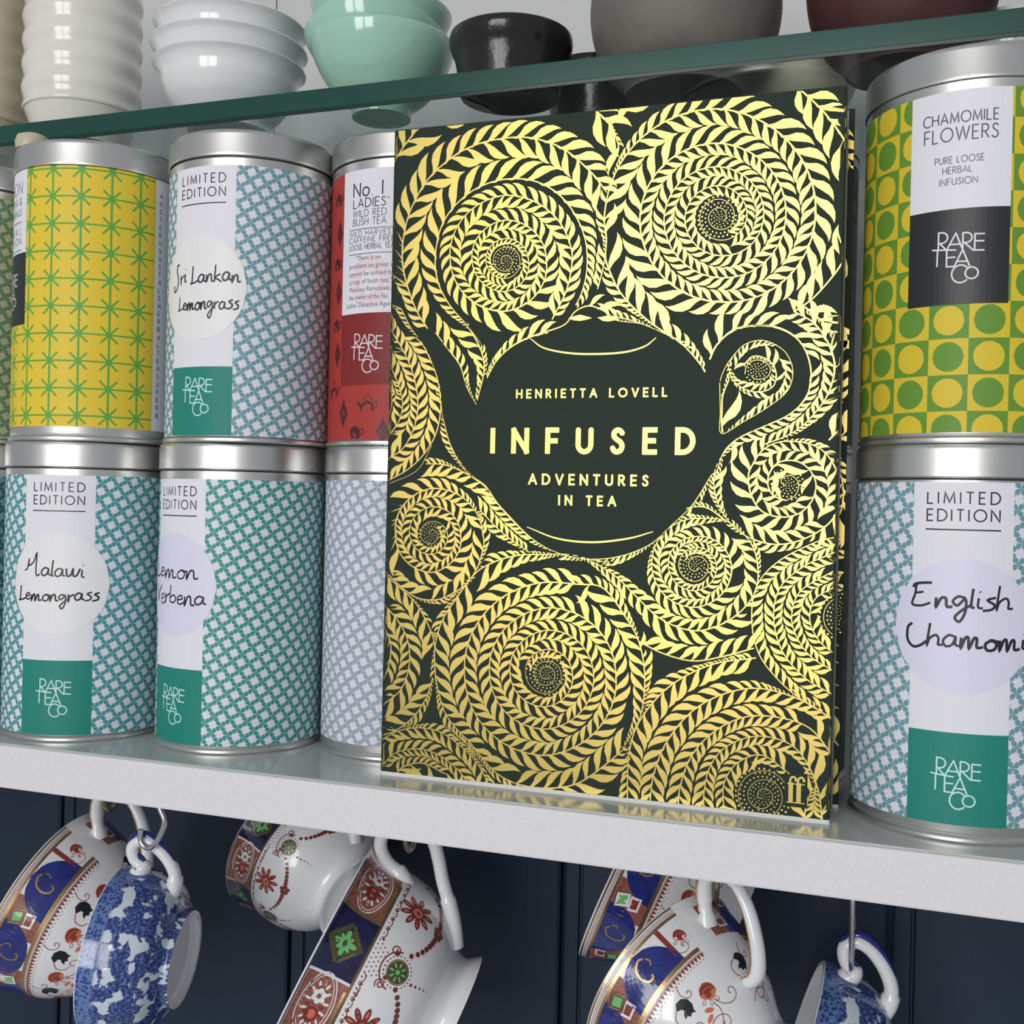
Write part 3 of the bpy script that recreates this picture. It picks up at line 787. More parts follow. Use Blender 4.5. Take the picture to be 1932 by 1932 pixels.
# the next columns: far left, and the one in shadow behind the book
G2 = 'round tea tins in two rows on the shelf'
t, _, _ = tin('tea_tin', 'sage green pinwheel tin at the left edge of the photo, upper row', -.3620, .0330, T2, 60, dict(z0=3.0, z1=101, base='sage_base', pin='sage'))
t, _, _ = tin('tea_tin', 'deep teal pinwheel tin at the left edge of the photo, lower row', -.3625, .0330, 0, 60, dict(z0=2.0, z1=101, base='dteal_base', pin='dteal'))
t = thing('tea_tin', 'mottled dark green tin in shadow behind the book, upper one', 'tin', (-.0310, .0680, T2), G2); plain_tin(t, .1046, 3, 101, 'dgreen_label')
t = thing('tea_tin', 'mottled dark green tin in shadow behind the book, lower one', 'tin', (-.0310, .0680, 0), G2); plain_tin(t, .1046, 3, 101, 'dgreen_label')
STEMS=[
([59.02,154.98,63.73,164.41,65.43,173.94,64.46,179.55,62.04,184.85,58.31,189.49,53.5,193.18,47.94,195.66,41.98,196.76,36.18,195.9,31.04,193.68,26.89,190.28,23.99,186.0,22.48,181.18,22.42,176.17,23.55,171.31,25.93,166.88,29.36,163.18,33.55,160.42,38.18,158.78,42.91,158.29,47.33,159.31,51.06,161.29,53.94,164.04,55.83,167.3,56.7,170.84,56.57,174.4,56.02,177.85,54.55,181.12,52.26,184.0,49.31,186.29,45.87,187.83,42.18,188.52,38.61,187.93,35.47,186.5,32.97,184.38,31.24,181.74,30.37,178.79,30.37,175.76,31.03,172.82,32.46,170.13,34.51,167.86,37.04,166.16,39.86,165.12,42.76,164.8,45.42,165.56,47.61,166.88,49.22,168.62,50.21,170.6,50.59,172.69,50.39,174.72,50.04,176.65,49.19,178.45,47.89,180.03,46.24,181.26,44.34,182.07,42.33,182.4,40.36,182.17,38.58,181.47,37.12,180.36,36.05,178.92,35.45,177.26,35.34,175.5,35.82,173.54,36.87,171.79,38.36,170.4,40.16,169.46,42.09,169.06],1,1),
([42.09,169.06,43.81,169.34,45.28,170.03,46.4,171.04,47.13,172.25,47.45,173.57,47.37,174.88,47.14,176.06,46.61,177.17,45.8,178.12,44.78,178.86,43.62,179.34,42.4,179.53,41.2,179.41,40.11,179.01,39.19,178.35,38.51,177.48,38.11,176.46,38.01,175.36,38.32,174.28,38.89,173.33,39.67,172.55,40.6,171.99,41.59,171.67,42.59,171.61,43.46,171.99,44.11,172.53,44.54,173.16,44.75,173.81,44.76,174.45,44.62,175.02,44.49,175.53,44.23,175.98,43.87,176.36,43.43,176.64,42.95,176.81,42.47,176.85,41.99,176.82,41.55,176.67,41.18,176.41,40.9,176.07,40.72,175.67,40.67,175.22,40.87,174.77,41.17,174.4,41.53,174.14,41.92,173.98,42.31,173.93],0,0),
([34.16,147.83,29.03,154.16,24.74,158.57,21.26,162.98,18.15,168.97,16.91,176.45,18.17,185.76,21.81,192.55,27.96,197.95,34.52,200.94,41.85,202.12,49.95,201.31,57.19,198.12,62.82,193.21,67.26,186.55,69.75,180.06,70.48,173.68,70.04,167.74,68.62,162.58,66.95,159.28],1,0),
([14.7,153.37,10.7,159.08,7.28,166.7,5.4,172.71,4.64,177.09,4.7,183.41,6.25,191.21,9.32,198.1,13.46,204.07,18.88,208.73,25.1,212.5,32.12,214.8,39.49,215.7,46.38,215.66,52.02,214.6,58.03,212.37,63.21,209.3,67.98,205.17,72.34,200.73,75.59,196.4,76.69,194.84],1,1),
([0.54,211.0,2.44,213.61,4.54,216.6,8.75,221.15,12.14,223.0,16.37,224.57],1,1),
([99.91,147.35,92.48,152.33,85.81,158.13,81.28,163.47,78.5,168.77,76.59,174.04,76.71,180.53,75.83,187.06,77.33,196.53,81.27,204.91,87.3,211.64,94.9,216.28,103.46,218.6,112.35,218.54,120.87,215.83,128.37,211.23,134.44,205.14,138.78,198.04,141.22,190.44,141.72,182.82,140.4,175.63,137.35,169.28,132.79,164.15,127.07,160.54,120.58,158.63,113.76,158.53,107.01,159.86,100.68,162.89,95.23,167.42,91.05,173.11,88.43,179.57,87.55,186.31,88.61,192.79,91.33,198.52,95.46,203.12,100.66,206.3,106.52,207.9,112.61,207.87,118.46,206.09,123.64,202.97,127.86,198.81,130.89,193.92,132.61,188.66,132.97,183.38,132.16,178.36,130.11,173.88,126.98,170.23,122.99,167.61,118.42,166.2,113.59,166.05,108.8,167.08,104.36,169.3,100.57,172.55,97.69,176.58,95.92,181.11,95.36,185.8,96.16,190.29,98.08,194.23,100.97,197.37,104.57,199.53,108.6,200.6,112.78,200.55,116.77,199.26,120.27,197.08,123.08,194.21,125.07,190.88,126.15,187.33,126.31,183.81,125.67,180.51,124.23,177.62,122.1,175.32,119.46,173.73,116.5,172.93,113.43,172.95,110.42,173.61,107.63,175.02,105.26,177.06,103.46,179.59,102.35,182.43,101.99,185.37,102.49,188.19,103.69,190.67,105.49,192.65,107.75,194.02,110.28,194.71,112.92,194.69,115.43,193.84,117.61,192.43,119.34,190.61,120.53,188.51,121.16,186.31,121.21,184.14,120.61,181.95,119.45,180.16,117.86,178.88],1,1),
([117.86,178.88,115.7,177.9,113.31,177.76,111.54,178.16,109.91,179.0,108.53,180.21,107.49,181.7,106.85,183.36,106.65,185.07,106.94,186.71,107.64,188.16,108.69,189.31,110.0,190.11,111.48,190.52,113.01,190.51,114.45,189.9,115.64,189.01,116.54,187.92,117.12,186.73,117.36,185.52,117.3,184.39,117.08,183.36,116.6,182.46,115.92,181.76,115.09,181.29,114.17,181.07,113.23,181.1,112.31,181.25,111.42,181.63,110.63,182.23,110.0,183.01,109.57,183.92,109.39,184.9,109.6,185.83,110.04,186.63,110.67,187.25,111.42,187.65,112.24,187.84,113.08,187.79,113.81,187.34,114.36,186.78,114.72,186.17,114.9,185.57,114.92,185.02,114.81,184.55,114.57,184.12,114.25,183.83,113.89,183.68,113.53,183.65],0,0),
([74.15,164.21,75.37,168.91,76.37,174.06],1,0),
([70.48,223.46,74.15,220.07,77.34,217.18,80.37,220.34,84.27,222.76,90.78,224.04],1,1),
([77.34,217.18,78.99,213.15,80.18,209.6],1,1),
([134.02,224.22,138.89,219.64,143.73,214.29,147.76,208.66,150.59,203.98],1,1),
([136.04,154.58,141.88,158.84,147.6,165.47,150.59,170.16],1,0),
([139.18,156.1,144.41,151.44,148.02,147.28],1,1),
([115.41,117.41,121.64,121.22,129.01,125.73,134.31,130.7,136.22,136.68,134.54,141.98,130.53,145.1,126.05,146.23,121.08,144.85,116.91,139.86],1,0),
([116.25,139.87,116.98,137.05,118.32,133.97,121.9,131.27,126.42,130.4,130.35,132.01,131.24,135.77,129.68,139.33,126.66,141.16,123.67,141.23,121.23,138.49],1,1),
([121.79,135.94,122.24,138.47,124.7,140.19,127.69,139.62,129.48,137.32,128.3,134.82,124.83,134.37,123.55,135.91],0,0),
([115.41,117.41,114.96,121.24,114.99,124.31,115.13,129.42,117.04,134.5],1,1),
([135.09,97.19,131.12,98.77,129.45,102.53,130.45,106.57,133.34,109.11,138.23,109.15,142.18,106.2,143.82,101.74,142.39,96.73,138.6,93.16,133.25,92.13,127.77,93.91,124.67,98.4,123.54,103.96,124.46,107.52,127.83,112.61,133.2,115.14,141.01,114.66,146.37,111.7,149.85,105.78,150.74,98.38,149.21,92.42,144.53,87.83,137.83,84.63,130.98,83.81,122.96,86.19,117.3,91.12,113.84,97.7,113.0,104.85,115.56,111.02,120.25,116.13,127.66,119.68,134.98,123.17,140.45,128.63,141.5,135.09],1,1),
([135.09,97.19,137.98,99.15,138.62,102.66,136.38,104.88,133.95,104.1,133.49,102.58,134.99,101.6],0,0),
([126.81,113.87,134.15,116.65,138.96,119.65,143.21,124.12,146.45,129.05,148.22,134.97,148.11,139.92,146.07,145.42,142.1,151.01,136.2,154.7],1,1),
([147.24,115.67,149.56,118.14,152.34,121.1],1,1),
([110.78,140.76,112.97,145.32,117.95,149.51,124.45,150.83,130.91,150.02,136.37,147.19,139.88,142.6,141.57,136.58,141.11,131.11],1,0),
([67.29,78.51,74.93,76.06,83.02,71.35,90.06,64.94,97.97,58.66,108.52,55.94,118.72,59.81,125.89,67.61,127.15,76.0,124.58,84.25,117.07,90.55,107.51,91.06,103.76,90.31,100.35,88.63,97.51,86.15,95.42,83.05,94.23,79.55,93.99,75.92,94.63,72.39,96.17,69.18,98.48,66.51,101.4,64.57,104.7,63.48,108.16,63.28,111.46,64.22,114.34,65.92,116.63,68.23,118.21,70.97,119.03,73.92,119.05,76.89,118.2,79.65,116.72,81.99,114.76,83.8,112.48,84.98,110.05,85.52,107.64,85.41,105.34,84.95,103.25,83.93,101.5,82.41,100.2,80.51,99.45,78.37,99.29,76.13,99.71,73.95,100.68,71.99,102.12,70.37,103.91,69.21,105.93,68.56,108.04,68.45,110.03,69.07,111.75,70.13,113.09,71.55,114.0,73.2,114.44,74.96,114.42,76.71,113.96,78.34,113.12,79.75,111.99,80.85,110.64,81.59,109.18,81.95,107.72,81.92,106.17,81.58,104.8,80.82,103.71,79.7],1,1),
([103.71,79.7,102.96,78.4,102.62,76.94,102.69,75.46,103.18,74.08,104.03,72.9,105.18,72.01,106.53,71.49,107.97,71.37,109.22,71.8,110.28,72.51,111.09,73.42,111.62,74.46,111.85,75.55,111.8,76.61,111.39,77.55,110.8,78.3,110.08,78.83,109.3,79.13,108.52,79.21,107.79,79.1,107.14,78.88,106.58,78.52,106.15,78.05,105.87,77.51,105.75,76.94,105.77,76.38,105.89,75.85,106.13,75.39,106.48,75.01,106.91,74.74,107.4,74.59,107.89,74.58,108.34,74.81,108.68,75.11,108.91,75.47,109.03,75.83,109.05,76.19,108.98,76.5],0,0),
([117.07,90.55,110.44,94.61,102.89,93.5,94.38,88.06],1,1),
([0.38,70.34,8.64,63.91,14.24,61.36,20.33,61.38,25.12,63.28,31.0,67.16,35.0,73.4,36.88,80.62,36.51,83.91,35.49,88.22,33.33,92.08,30.22,95.24,26.37,97.53,22.06,98.8,17.59,99.01,13.37,97.81,9.76,95.71,6.96,92.94,5.12,89.72,4.29,86.31,4.44,82.96,4.89,79.73,6.25,76.7,8.44,74.11,11.32,72.12,14.67,70.89,18.29,70.51,21.71,71.64,24.57,73.44,26.72,75.74,28.11,78.35,28.69,81.05,28.51,83.67,28.05,86.16,26.91,88.43,25.17,90.35,22.97,91.78,20.43,92.64,17.74,92.86,15.18,92.13,12.98,90.87,11.28,89.18,10.15,87.23,9.63,85.16,9.71,83.11,10.2,81.2,11.19,79.51,12.6,78.14,14.32,77.19,16.21,76.68,18.14,76.65,19.94,77.19,21.47,78.1,22.65,79.29,23.42,80.66,23.78,82.11,23.72,83.53,23.24,84.98,22.37,86.19,21.2,87.08],1,1),
([21.2,87.08,19.9,87.65,18.51,87.86,17.14,87.7,15.89,87.21,14.87,86.44,14.14,85.46,13.75,84.36,13.7,83.23,14.02,82.26,14.59,81.44,15.34,80.8,16.21,80.38,17.14,80.19,18.05,80.23,18.86,80.59,19.48,81.09,19.92,81.67,20.15,82.28,20.21,82.88,20.1,83.42,19.94,83.9,19.66,84.31,19.29,84.63,18.85,84.84,18.39,84.94,17.94,84.92,17.54,84.71,17.26,84.44,17.07,84.14,16.99,83.85,16.99,83.57,17.06,83.33],0,0),
([80.94,75.61,74.9,77.32,77.1,76.35,66.44,78.31,57.45,77.99,49.7,77.49,41.41,75.22,34.0,70.75,27.08,61.59,22.44,54.23,20.09,45.61,20.28,37.57,21.03,32.71,24.16,23.59,29.1,17.79,33.48,14.19,38.81,8.52,43.59,4.6,51.06,1.88,60.65,1.58,70.45,3.89,78.26,9.37,86.84,17.39,86.28,17.58,91.43,27.64,92.6,40.18,90.38,51.53,85.27,59.89,78.13,68.04,69.34,68.79,59.25,68.99,51.25,67.1,44.01,63.34,38.03,57.99,33.72,51.48,31.34,44.31,31.02,37.0,32.24,29.94,35.39,23.56,40.21,18.32,46.33,14.57,53.3,12.55,60.62,12.36,67.57,14.63,73.57,18.37,78.3,23.24,81.53,28.85,83.16,34.8,83.17,40.7,82.08,46.32,79.54,51.39,75.72,55.57,70.88,58.62,65.33,60.33,59.46,60.59,53.74,59.08,48.66,56.26,44.54,52.38,41.63,47.74,40.09,42.7,39.98,37.63,40.91,32.79,43.13,28.44,46.48,24.89,50.69,22.38,55.44,21.05,60.41,20.97,65.13,22.48,69.22,25.0,72.44,28.29,74.65,32.11,75.76,36.16,75.77,40.18,74.96,43.98,73.18,47.37,70.54,50.14,67.25,52.12,63.53,53.18,59.63,53.27,55.89,52.19,52.6,50.28,49.96,47.7,48.13,44.66,47.2,41.4,47.19,38.14,47.94,35.1,49.47,32.44,51.66,30.33,54.32,28.9,57.25,28.22,60.23,28.29,63.01,29.3,65.35,30.88,67.14,32.87,68.3,35.11,68.82,37.43,68.71,39.67,68.29,41.79,67.32,43.68,65.87,45.23,64.04,46.35,61.96,46.96,59.78,47.02,57.33,46.33,55.21,45.01,53.61,43.19,52.66,41.06],1,1),
([52.66,41.06,52.7,38.54,53.07,36.78,53.9,35.23,55.12,33.96,56.64,33.07,58.35,32.61,60.13,32.59,61.77,33.27,63.12,34.27,64.11,35.48,64.73,36.8,64.96,38.14,64.83,39.4,64.54,40.55,63.95,41.56,63.12,42.36,62.12,42.9,61.01,43.17,59.88,43.14,58.77,42.93,57.74,42.45,56.86,41.74,56.2,40.84,55.79,39.82,55.67,38.75,55.9,37.71,56.39,36.79,57.12,36.05,58.01,35.54,59.02,35.27,60.07,35.26,61.02,35.69,61.79,36.29,62.34,37.01,62.67,37.78,62.77,38.54,62.68,39.25,62.53,39.89,62.22,40.47,61.76,40.93,61.2,41.25,60.57,41.42,59.92,41.42,59.29,41.26,58.72,40.96,58.26,40.53,57.93,40.02,57.74,39.46,57.71,38.89,57.88,38.37,58.18,37.92,58.58,37.59,59.04,37.38,59.53,37.29,60.02,37.33,60.43,37.58,60.74,37.88,60.94,38.22,61.04,38.55,61.04,38.86,60.97,39.12],0,0),
([0.15,69.36,5.5,65.5,12.05,60.4,16.62,53.9,19.19,48.68,20.01,44.71],1,1),
([19.53,34.84,17.26,27.95,13.01,21.32,6.22,15.77,0.27,13.43],1,1),
([0.41,58.91,5.78,53.76,9.4,48.09,10.77,42.32,10.19,35.97,7.38,29.44,0.77,23.93],1,1),
([0.59,51.65,3.22,46.36,3.58,41.85,2.71,36.8,0.57,32.1],1,1),
([0.57,11.64,6.23,15.23,14.09,17.36,22.39,16.75,30.19,12.56,36.0,7.81,40.4,1.21],1,1),
([0.55,2.08,5.92,7.82,14.27,10.19,21.61,9.09,28.45,5.3,33.34,0.47],1,1),
([6.59,0.87,9.99,3.92,16.83,5.49,24.67,2.69],1,1),
([127.24,48.7,114.39,45.98,103.2,40.0,95.69,32.77,90.06,23.69,87.94,13.89,87.85,1.37],1,1),
([149.92,31.64,141.9,36.44,129.28,39.41,118.32,37.18,108.17,30.93,100.31,20.78,96.23,9.91,95.11,-0.23],1,1),
([151.06,19.97,143.86,28.39,133.99,31.03,124.02,30.19,114.89,24.92,108.03,16.77,104.75,6.98,104.17,-0.66],1,1),
([148.02,0.61,146.47,10.43,142.3,19.13,136.86,23.65,127.8,24.67,118.71,20.59,113.75,13.56,112.17,4.94,112.5,-1.14],1,1),
([137.97,14.12,129.75,19.03,122.51,16.1,118.67,10.31,118.16,4.64,119.21,-0.85],1,1),
([137.77,7.5,137.44,9.45,136.62,11.2,135.38,12.64,133.8,13.66,131.98,14.21,130.05,14.25,128.13,13.8,126.35,12.86,124.82,11.5,123.67,9.8,122.96,7.88,122.75,5.89,123.11,3.97,123.95,2.27,125.2,0.9,126.77,-0.05,128.54,-0.53,130.39,-0.5,132.14,0.17,133.65,1.23,134.83,2.59,135.63,4.13,136.01,5.74,135.98,7.31,135.56,8.73,134.82,9.93,133.81,10.83,132.63,11.4,131.37,11.61,130.11,11.48,128.9,11.16,127.8,10.55,126.87,9.67,126.18,8.6,125.78,7.42,125.68,6.2,125.95,5.05,126.51,4.07,127.29,3.3,128.23,2.79,129.26,2.57,130.32,2.63,131.29,3.08,132.08,3.73,132.68,4.51,133.04,5.35,133.18,6.2,133.11,7.0,132.83,7.69,132.4,8.22,131.88,8.6,131.3,8.8,130.72,8.83,130.18,8.72,129.68,8.53,129.25,8.23,128.92,7.85,128.69,7.41,128.58,6.96,128.59,6.51,128.8,6.15,129.08,5.88,129.38,5.72,129.7,5.66,129.99,5.68,130.24,5.77],0,0),
([90.38,51.53,98.22,48.21,107.8,46.47,117.13,48.5,126.71,51.73],1,0),
([142.76,-0.46,143.08,4.6,145.14,11.2],1,1),
([150.79,31.71,141.9,36.44,134.64,41.84,127.94,50.14,125.58,61.11,127.17,71.38,133.77,79.03,144.31,84.88,149.52,86.4],0,1),
([150.62,38.94,141.73,43.73,134.86,51.51,132.2,61.47,133.96,70.76,140.95,77.47,149.63,81.88],1,1),
([150.46,46.17,143.35,50.23,138.95,56.35,137.56,62.68,140.23,70.13,149.75,76.45],1,1),
([150.33,51.59,145.88,54.94,142.92,61.14,144.27,67.59,149.87,71.48],1,1),
([150.8,56.7,149.23,57.54,147.99,58.84,147.21,60.47,146.94,62.27,147.12,64.09,147.83,65.8,149.0,67.23,150.53,68.25],0,0),
([0.87,101.29,8.85,105.63,14.85,111.29,18.94,118.57,20.22,128.05,18.48,137.0,13.99,146.6,8.28,154.07,4.39,160.97],1,0),
([0.69,108.67,6.81,112.94,10.65,120.27,11.67,128.69,9.59,138.28,5.68,146.25,0.19,154.33],1,1),
([0.5,116.32,4.73,121.98,5.94,128.19,3.77,135.56,0.17,142.42],1,1),
([0.36,122.0,1.94,128.79,0.34,135.61],1,1),
([0.9,100.16,11.94,105.1,17.23,113.82],0,0),
([33.36,128.75,35.5,137.8,35.07,143.31,32.57,148.88,29.19,153.95],1,1),
([36.71,136.13,39.8,141.56,44.92,146.36,51.52,149.44,59.09,150.83],1,0),
([33.09,127.38,29.39,133.49,26.82,140.73,21.25,147.53,17.51,152.1],0,1),
([20.6,124.7,23.23,115.79,27.0,109.14,31.29,104.2,36.69,100.69],0,0),
([53.11,83.32,45.71,89.91,40.93,95.0,37.01,99.87,28.89,104.72,21.63,107.15,14.95,107.37],1,1),
([53.23,78.44,43.51,84.66,35.13,92.13],1,1),
([109.57,137.15,104.27,143.57,99.82,147.35,92.44,151.09,85.32,153.85,78.32,155.45],0,1)]
POT=[(17.49,152.03),(21.3,147.61),(26.88,140.68),(29.36,133.51),(32.57,127.42),(33.49,128.48),(34.71,133.25),(35.75,137.13),(36.72,136.41),(39.8,141.65),(44.93,146.27),(51.52,149.42),(56.98,151.0),(63.45,153.22),(66.76,157.24),(71.53,158.95),(76.88,156.87),(80.45,154.02),(88.11,152.74),(92.44,151.09),(99.82,147.35),(104.27,143.57),(107.35,140.17),(109.59,136.49),(110.81,140.76),(113.01,145.33),(117.97,149.79),(124.41,150.89),(130.97,150.19),(136.41,147.28),(139.8,142.68),(141.5,136.54),(141.16,131.09),(138.77,126.62),(134.92,123.11),(127.7,119.73),(120.22,116.15),(115.92,112.03),(113.77,105.75),(112.15,104.58),(108.66,98.57),(105.44,94.03),(100.19,88.9),(93.88,82.85),(85.38,78.85),(76.67,77.17),(68.68,77.39),(60.51,79.52),(53.1,83.63),(45.72,90.25),(40.92,95.08),(36.64,100.66),(30.65,104.13),(26.29,109.62),(23.86,114.08),(21.34,121.96),(20.69,124.66),(20.22,128.07),(18.44,137.08),(13.89,146.54),(10.24,150.62)]
LOOP=[(114.11,133.44),(114.48,124.38),(114.97,117.62),(121.56,121.22),(129.0,125.74),(134.75,130.7),(136.18,136.64),(134.01,142.18),(129.98,145.2),(125.96,146.28),(121.01,144.78),(116.58,139.64),(114.71,135.73)]
LIDARC=[(51.53,149.07),(56.19,145.81),(64.21,143.94),(72.97,143.32),(83.14,143.64),(90.01,145.34),(93.7,148.03)]
FOOTARC=[(51.92,86.91),(62.52,83.39),(74.42,82.56),(86.12,84.12),(94.14,86.55)]
KNOBLEAF=[[(64.48,155.08),(72.52,154.97)],[(74.28,155.08),(81.67,153.98)]]
CTEXT={'HENRIETTA LOVELL': [(47.14, 129.22), (97.65, 129.01), (47.07, 132.27)], 'INFUSED': [(38.41, 110.94), (107.04, 110.82), (38.2, 119.6)], 'ADVENTURES': [(52.1, 100.71), (92.42, 101.31), (52.01, 104.38)], 'IN TEA': [(62.52, 94.12), (81.87, 94.7), (62.44, 97.41)], 'ff': [(137.97, 5.71), (142.35, 6.03), (137.81, 12.8)]}
CENTRES={'A': (42.51, 175.13), 'B': (113.15, 184.66), 'C': (125.52, 137.14), 'D': (135.37, 102.11), 'E': (107.85, 76.46), 'F': (17.97, 83.36), 'G': (59.97, 39.05), 'H': (130.22, 6.69), 'I': (152.68, 62.58)}
# ================================================================== the book
bk = thing('book', 'dark green hardback with gold vine spirals and a teapot titled Infused', 'book', (-0.075, 0.0, 0.0))
BT, BH, BW = 0.0232, 0.222, 0.150
def bloc(o):
    for v in o.data.vertices: v.co -= bk.location
    return o
def extrude_xy(name, prof, z0, z1, m, parent):
    n = len(prof)
    V = [(x, y, z0) for x, y in prof] + [(x, y, z1) for x, y in prof]
    F = [(i, (i + 1) % n, (i + 1) % n + n, i + n) for i in range(n)] + [tuple(range(n))[::-1], tuple(range(n, 2 * n))]
    return bloc(smooth_angle(link_mesh(name, V, F, m, parent=parent), 30))
RL, RR = 0.0020, 0.0005
fl = [(-BW + RL - RL * math.sin(a), RL - RL * math.cos(a)) for a in [i * PI / 2 / 6 for i in range(7)]]
fr = [(-RR + RR * math.sin(a), RR - RR * math.cos(a)) for a in [i * PI / 2 / 4 for i in range(5)]]
extrude_xy('front_cover', [(-BW, .0030)] + fl[::-1] + fr + [(0, .0030)], .0003, BH, 'cover', bk)
sp = [(-BW - .0012 * math.sin(PI * i / 10), .0022 + (BT - .0044) * i / 10) for i in range(11)]
extrude_xy('spine', sp + [(-BW + .0022, BT - .0022), (-BW + .0022, .0022)], .0003, BH, 'cover', bk)
extrude_xy('back_cover', [(-BW, BT - .0028), (.0014, BT - .0028), (.0014, BT), (-BW + .001, BT), (-BW, BT - .001)], .0012, BH, 'cover', bk)
extrude_xy('jacket_flap', [(-.0009, BT - .0030), (-.0003, BT - .0030), (-.0003, BT - .0028), (-.0009, BT - .0028)], 0, BH - .0005, 'flap', bk)['label'] = 'pale edge of the folded jacket flap'
extrude_xy('page_block', [(-BW + .0024, .0031), (-.0022, .0031), (-.0022, BT - .0031), (-BW + .0024, BT - .0031)], .0030, BH - .0030, 'pages', bk)
# white foot of the jacket, a hair proud of the board
fo = .00006
pf = [(-BW, .0030)] + fl[::-1] + fr + [(0, .0030)]
cx_ = [(x + (-fo if x < -.149 else 0) + (fo if x > -.0003 else 0), y - fo) for x, y in pf]
o = extrude_xy('jacket_foot', cx_, 0, .0013, 'bpaper', bk); o['label'] = 'white cut edge along the foot of the jacket'
extrude_xy('jacket_foot', [(-.0003, BT - .00285), (.0014, BT - .00285), (.0014, BT), (-.0003, BT)], 0, .0012, 'bpaper', bk)

def cov(x, z, lift=0.0):
    """cover millimetres -> book-local metres, following the rounded spine edge"""
    X = x / 1000 - BW; l = lift / 1000
    if X < -BW + RL:
        a = min((-BW + RL - X) / RL, 1.55)
        return (-BW + RL - (RL + l) * math.sin(a) + .075, RL - (RL + l) * math.cos(a), z / 1000)
    if X > -RR:
        a = (X + RR) / RR
        return (-RR + (RR + l) * math.sin(a) + .075, RR - (RR + l) * math.cos(a), z / 1000)
    return (X + .075, -l, z / 1000)
def backstrip(x, z, lift=0.0):
    return (x / 1000 - BW + .075, BT - .0028 - lift / 1000, z / 1000)

def inside(P, x, y):
    c = False
    for i in range(len(P)):
        (x0, y0), (x1, y1) = P[i - 1], P[i]
        if (y0 > y) != (y1 > y) and x < (x1 - x0) * (y - y0) / (y1 - y0) + x0: c = not c
    return c

def resample(P, step=0.6):
    out = [P[0]]; T = [0.0]; s = 0
    acc = 0
    for a, b in zip(P, P[1:]):
        l = math.hypot(b[0] - a[0], b[1] - a[1])
        while acc + l >= step and l > 1e-9:
            t = (step - acc) / l; a = (a[0] + (b[0] - a[0]) * t, a[1] + (b[1] - a[1]) * t)
            out.append(a); l = math.hypot(b[0] - a[0], b[1] - a[1]); acc = 0
        acc += l
    return out

pot_s = catmull(POT, 3, True); loop_s = catmull(LOOP, 4, True)
stems = []
for d, Lf, Rf in STEMS:
    P = [(d[i], d[i + 1]) for i in range(0, len(d), 2)]
    stems.append((resample(catmull(P, 6), .6), Lf, Rf))
n_tr = len(stems)
op = POT[1:5] and None
def sub(P, a, b): return P[a:b + 1]
stems.append((resample(catmull(sub(POT, 8, 23), 5), .6), 1, 0))          # lid and shoulder
stems.append((resample(catmull(sub(POT, 24, 64), 5), .6), 1, 0))         # handle, belly, spout back
stems.append((resample(catmull(LOOP + LOOP[:1], 5), .6), 0, 0))
tot = sum(len(s[0]) for s in stems)
kd = kdtree.KDTree(tot); idx = []
for si, (P, Lf, Rf) in enumerate(stems):
    for i, (x, y) in enumerate(P):
        kd.insert((x, y, 0), len(idx)); idx.append((si, i))
kd.balance()
def tang(P, i):
    a, b = P[max(i - 1, 0)], P[min(i + 1, len(P) - 1)]
    l = math.hypot(b[0] - a[0], b[1] - a[1]) or 1e-9
    return (b[0] - a[0]) / l, (b[1] - a[1]) / l

SHP_C = [(0, 0), (.12, .035), (.28, .02), (.45, -.012), (.62, -.02), (.80, .005), (.92, .03), (1.0, .06)]     # gentle S of the midrib
SHP_W = [.010, .018, .060, .110, .108, .070, .030, .0]
def leaf(px, py, tx, ty, side, L, th):
    """S-curved leaf growing forward from the stem on the given side"""
    nx, ny = -ty * side, tx * side
    dx, dy = tx * math.cos(th) + nx * math.sin(th), ty * math.cos(th) + ny * math.sin(th)
    ex, ey = -dy * side, dx * side                 # towards the stem's normal side
    up = []; dn = []
    for (a, c), w in zip(SHP_C, SHP_W):
        cc = -c * 1.9 + (.10 * math.sin(PI * min(a * 1.2, 1)) * -1 if a < .8 else 0) * .45
        bx, by = px + dx * a * L + ex * cc * L, py + dy * a * L + ey * cc * L
        up.append((bx + ex * w * L, by + ey * w * L)); dn.append((bx - ex * w * L, by - ey * w * L))
    return up + dn[-2::-1]

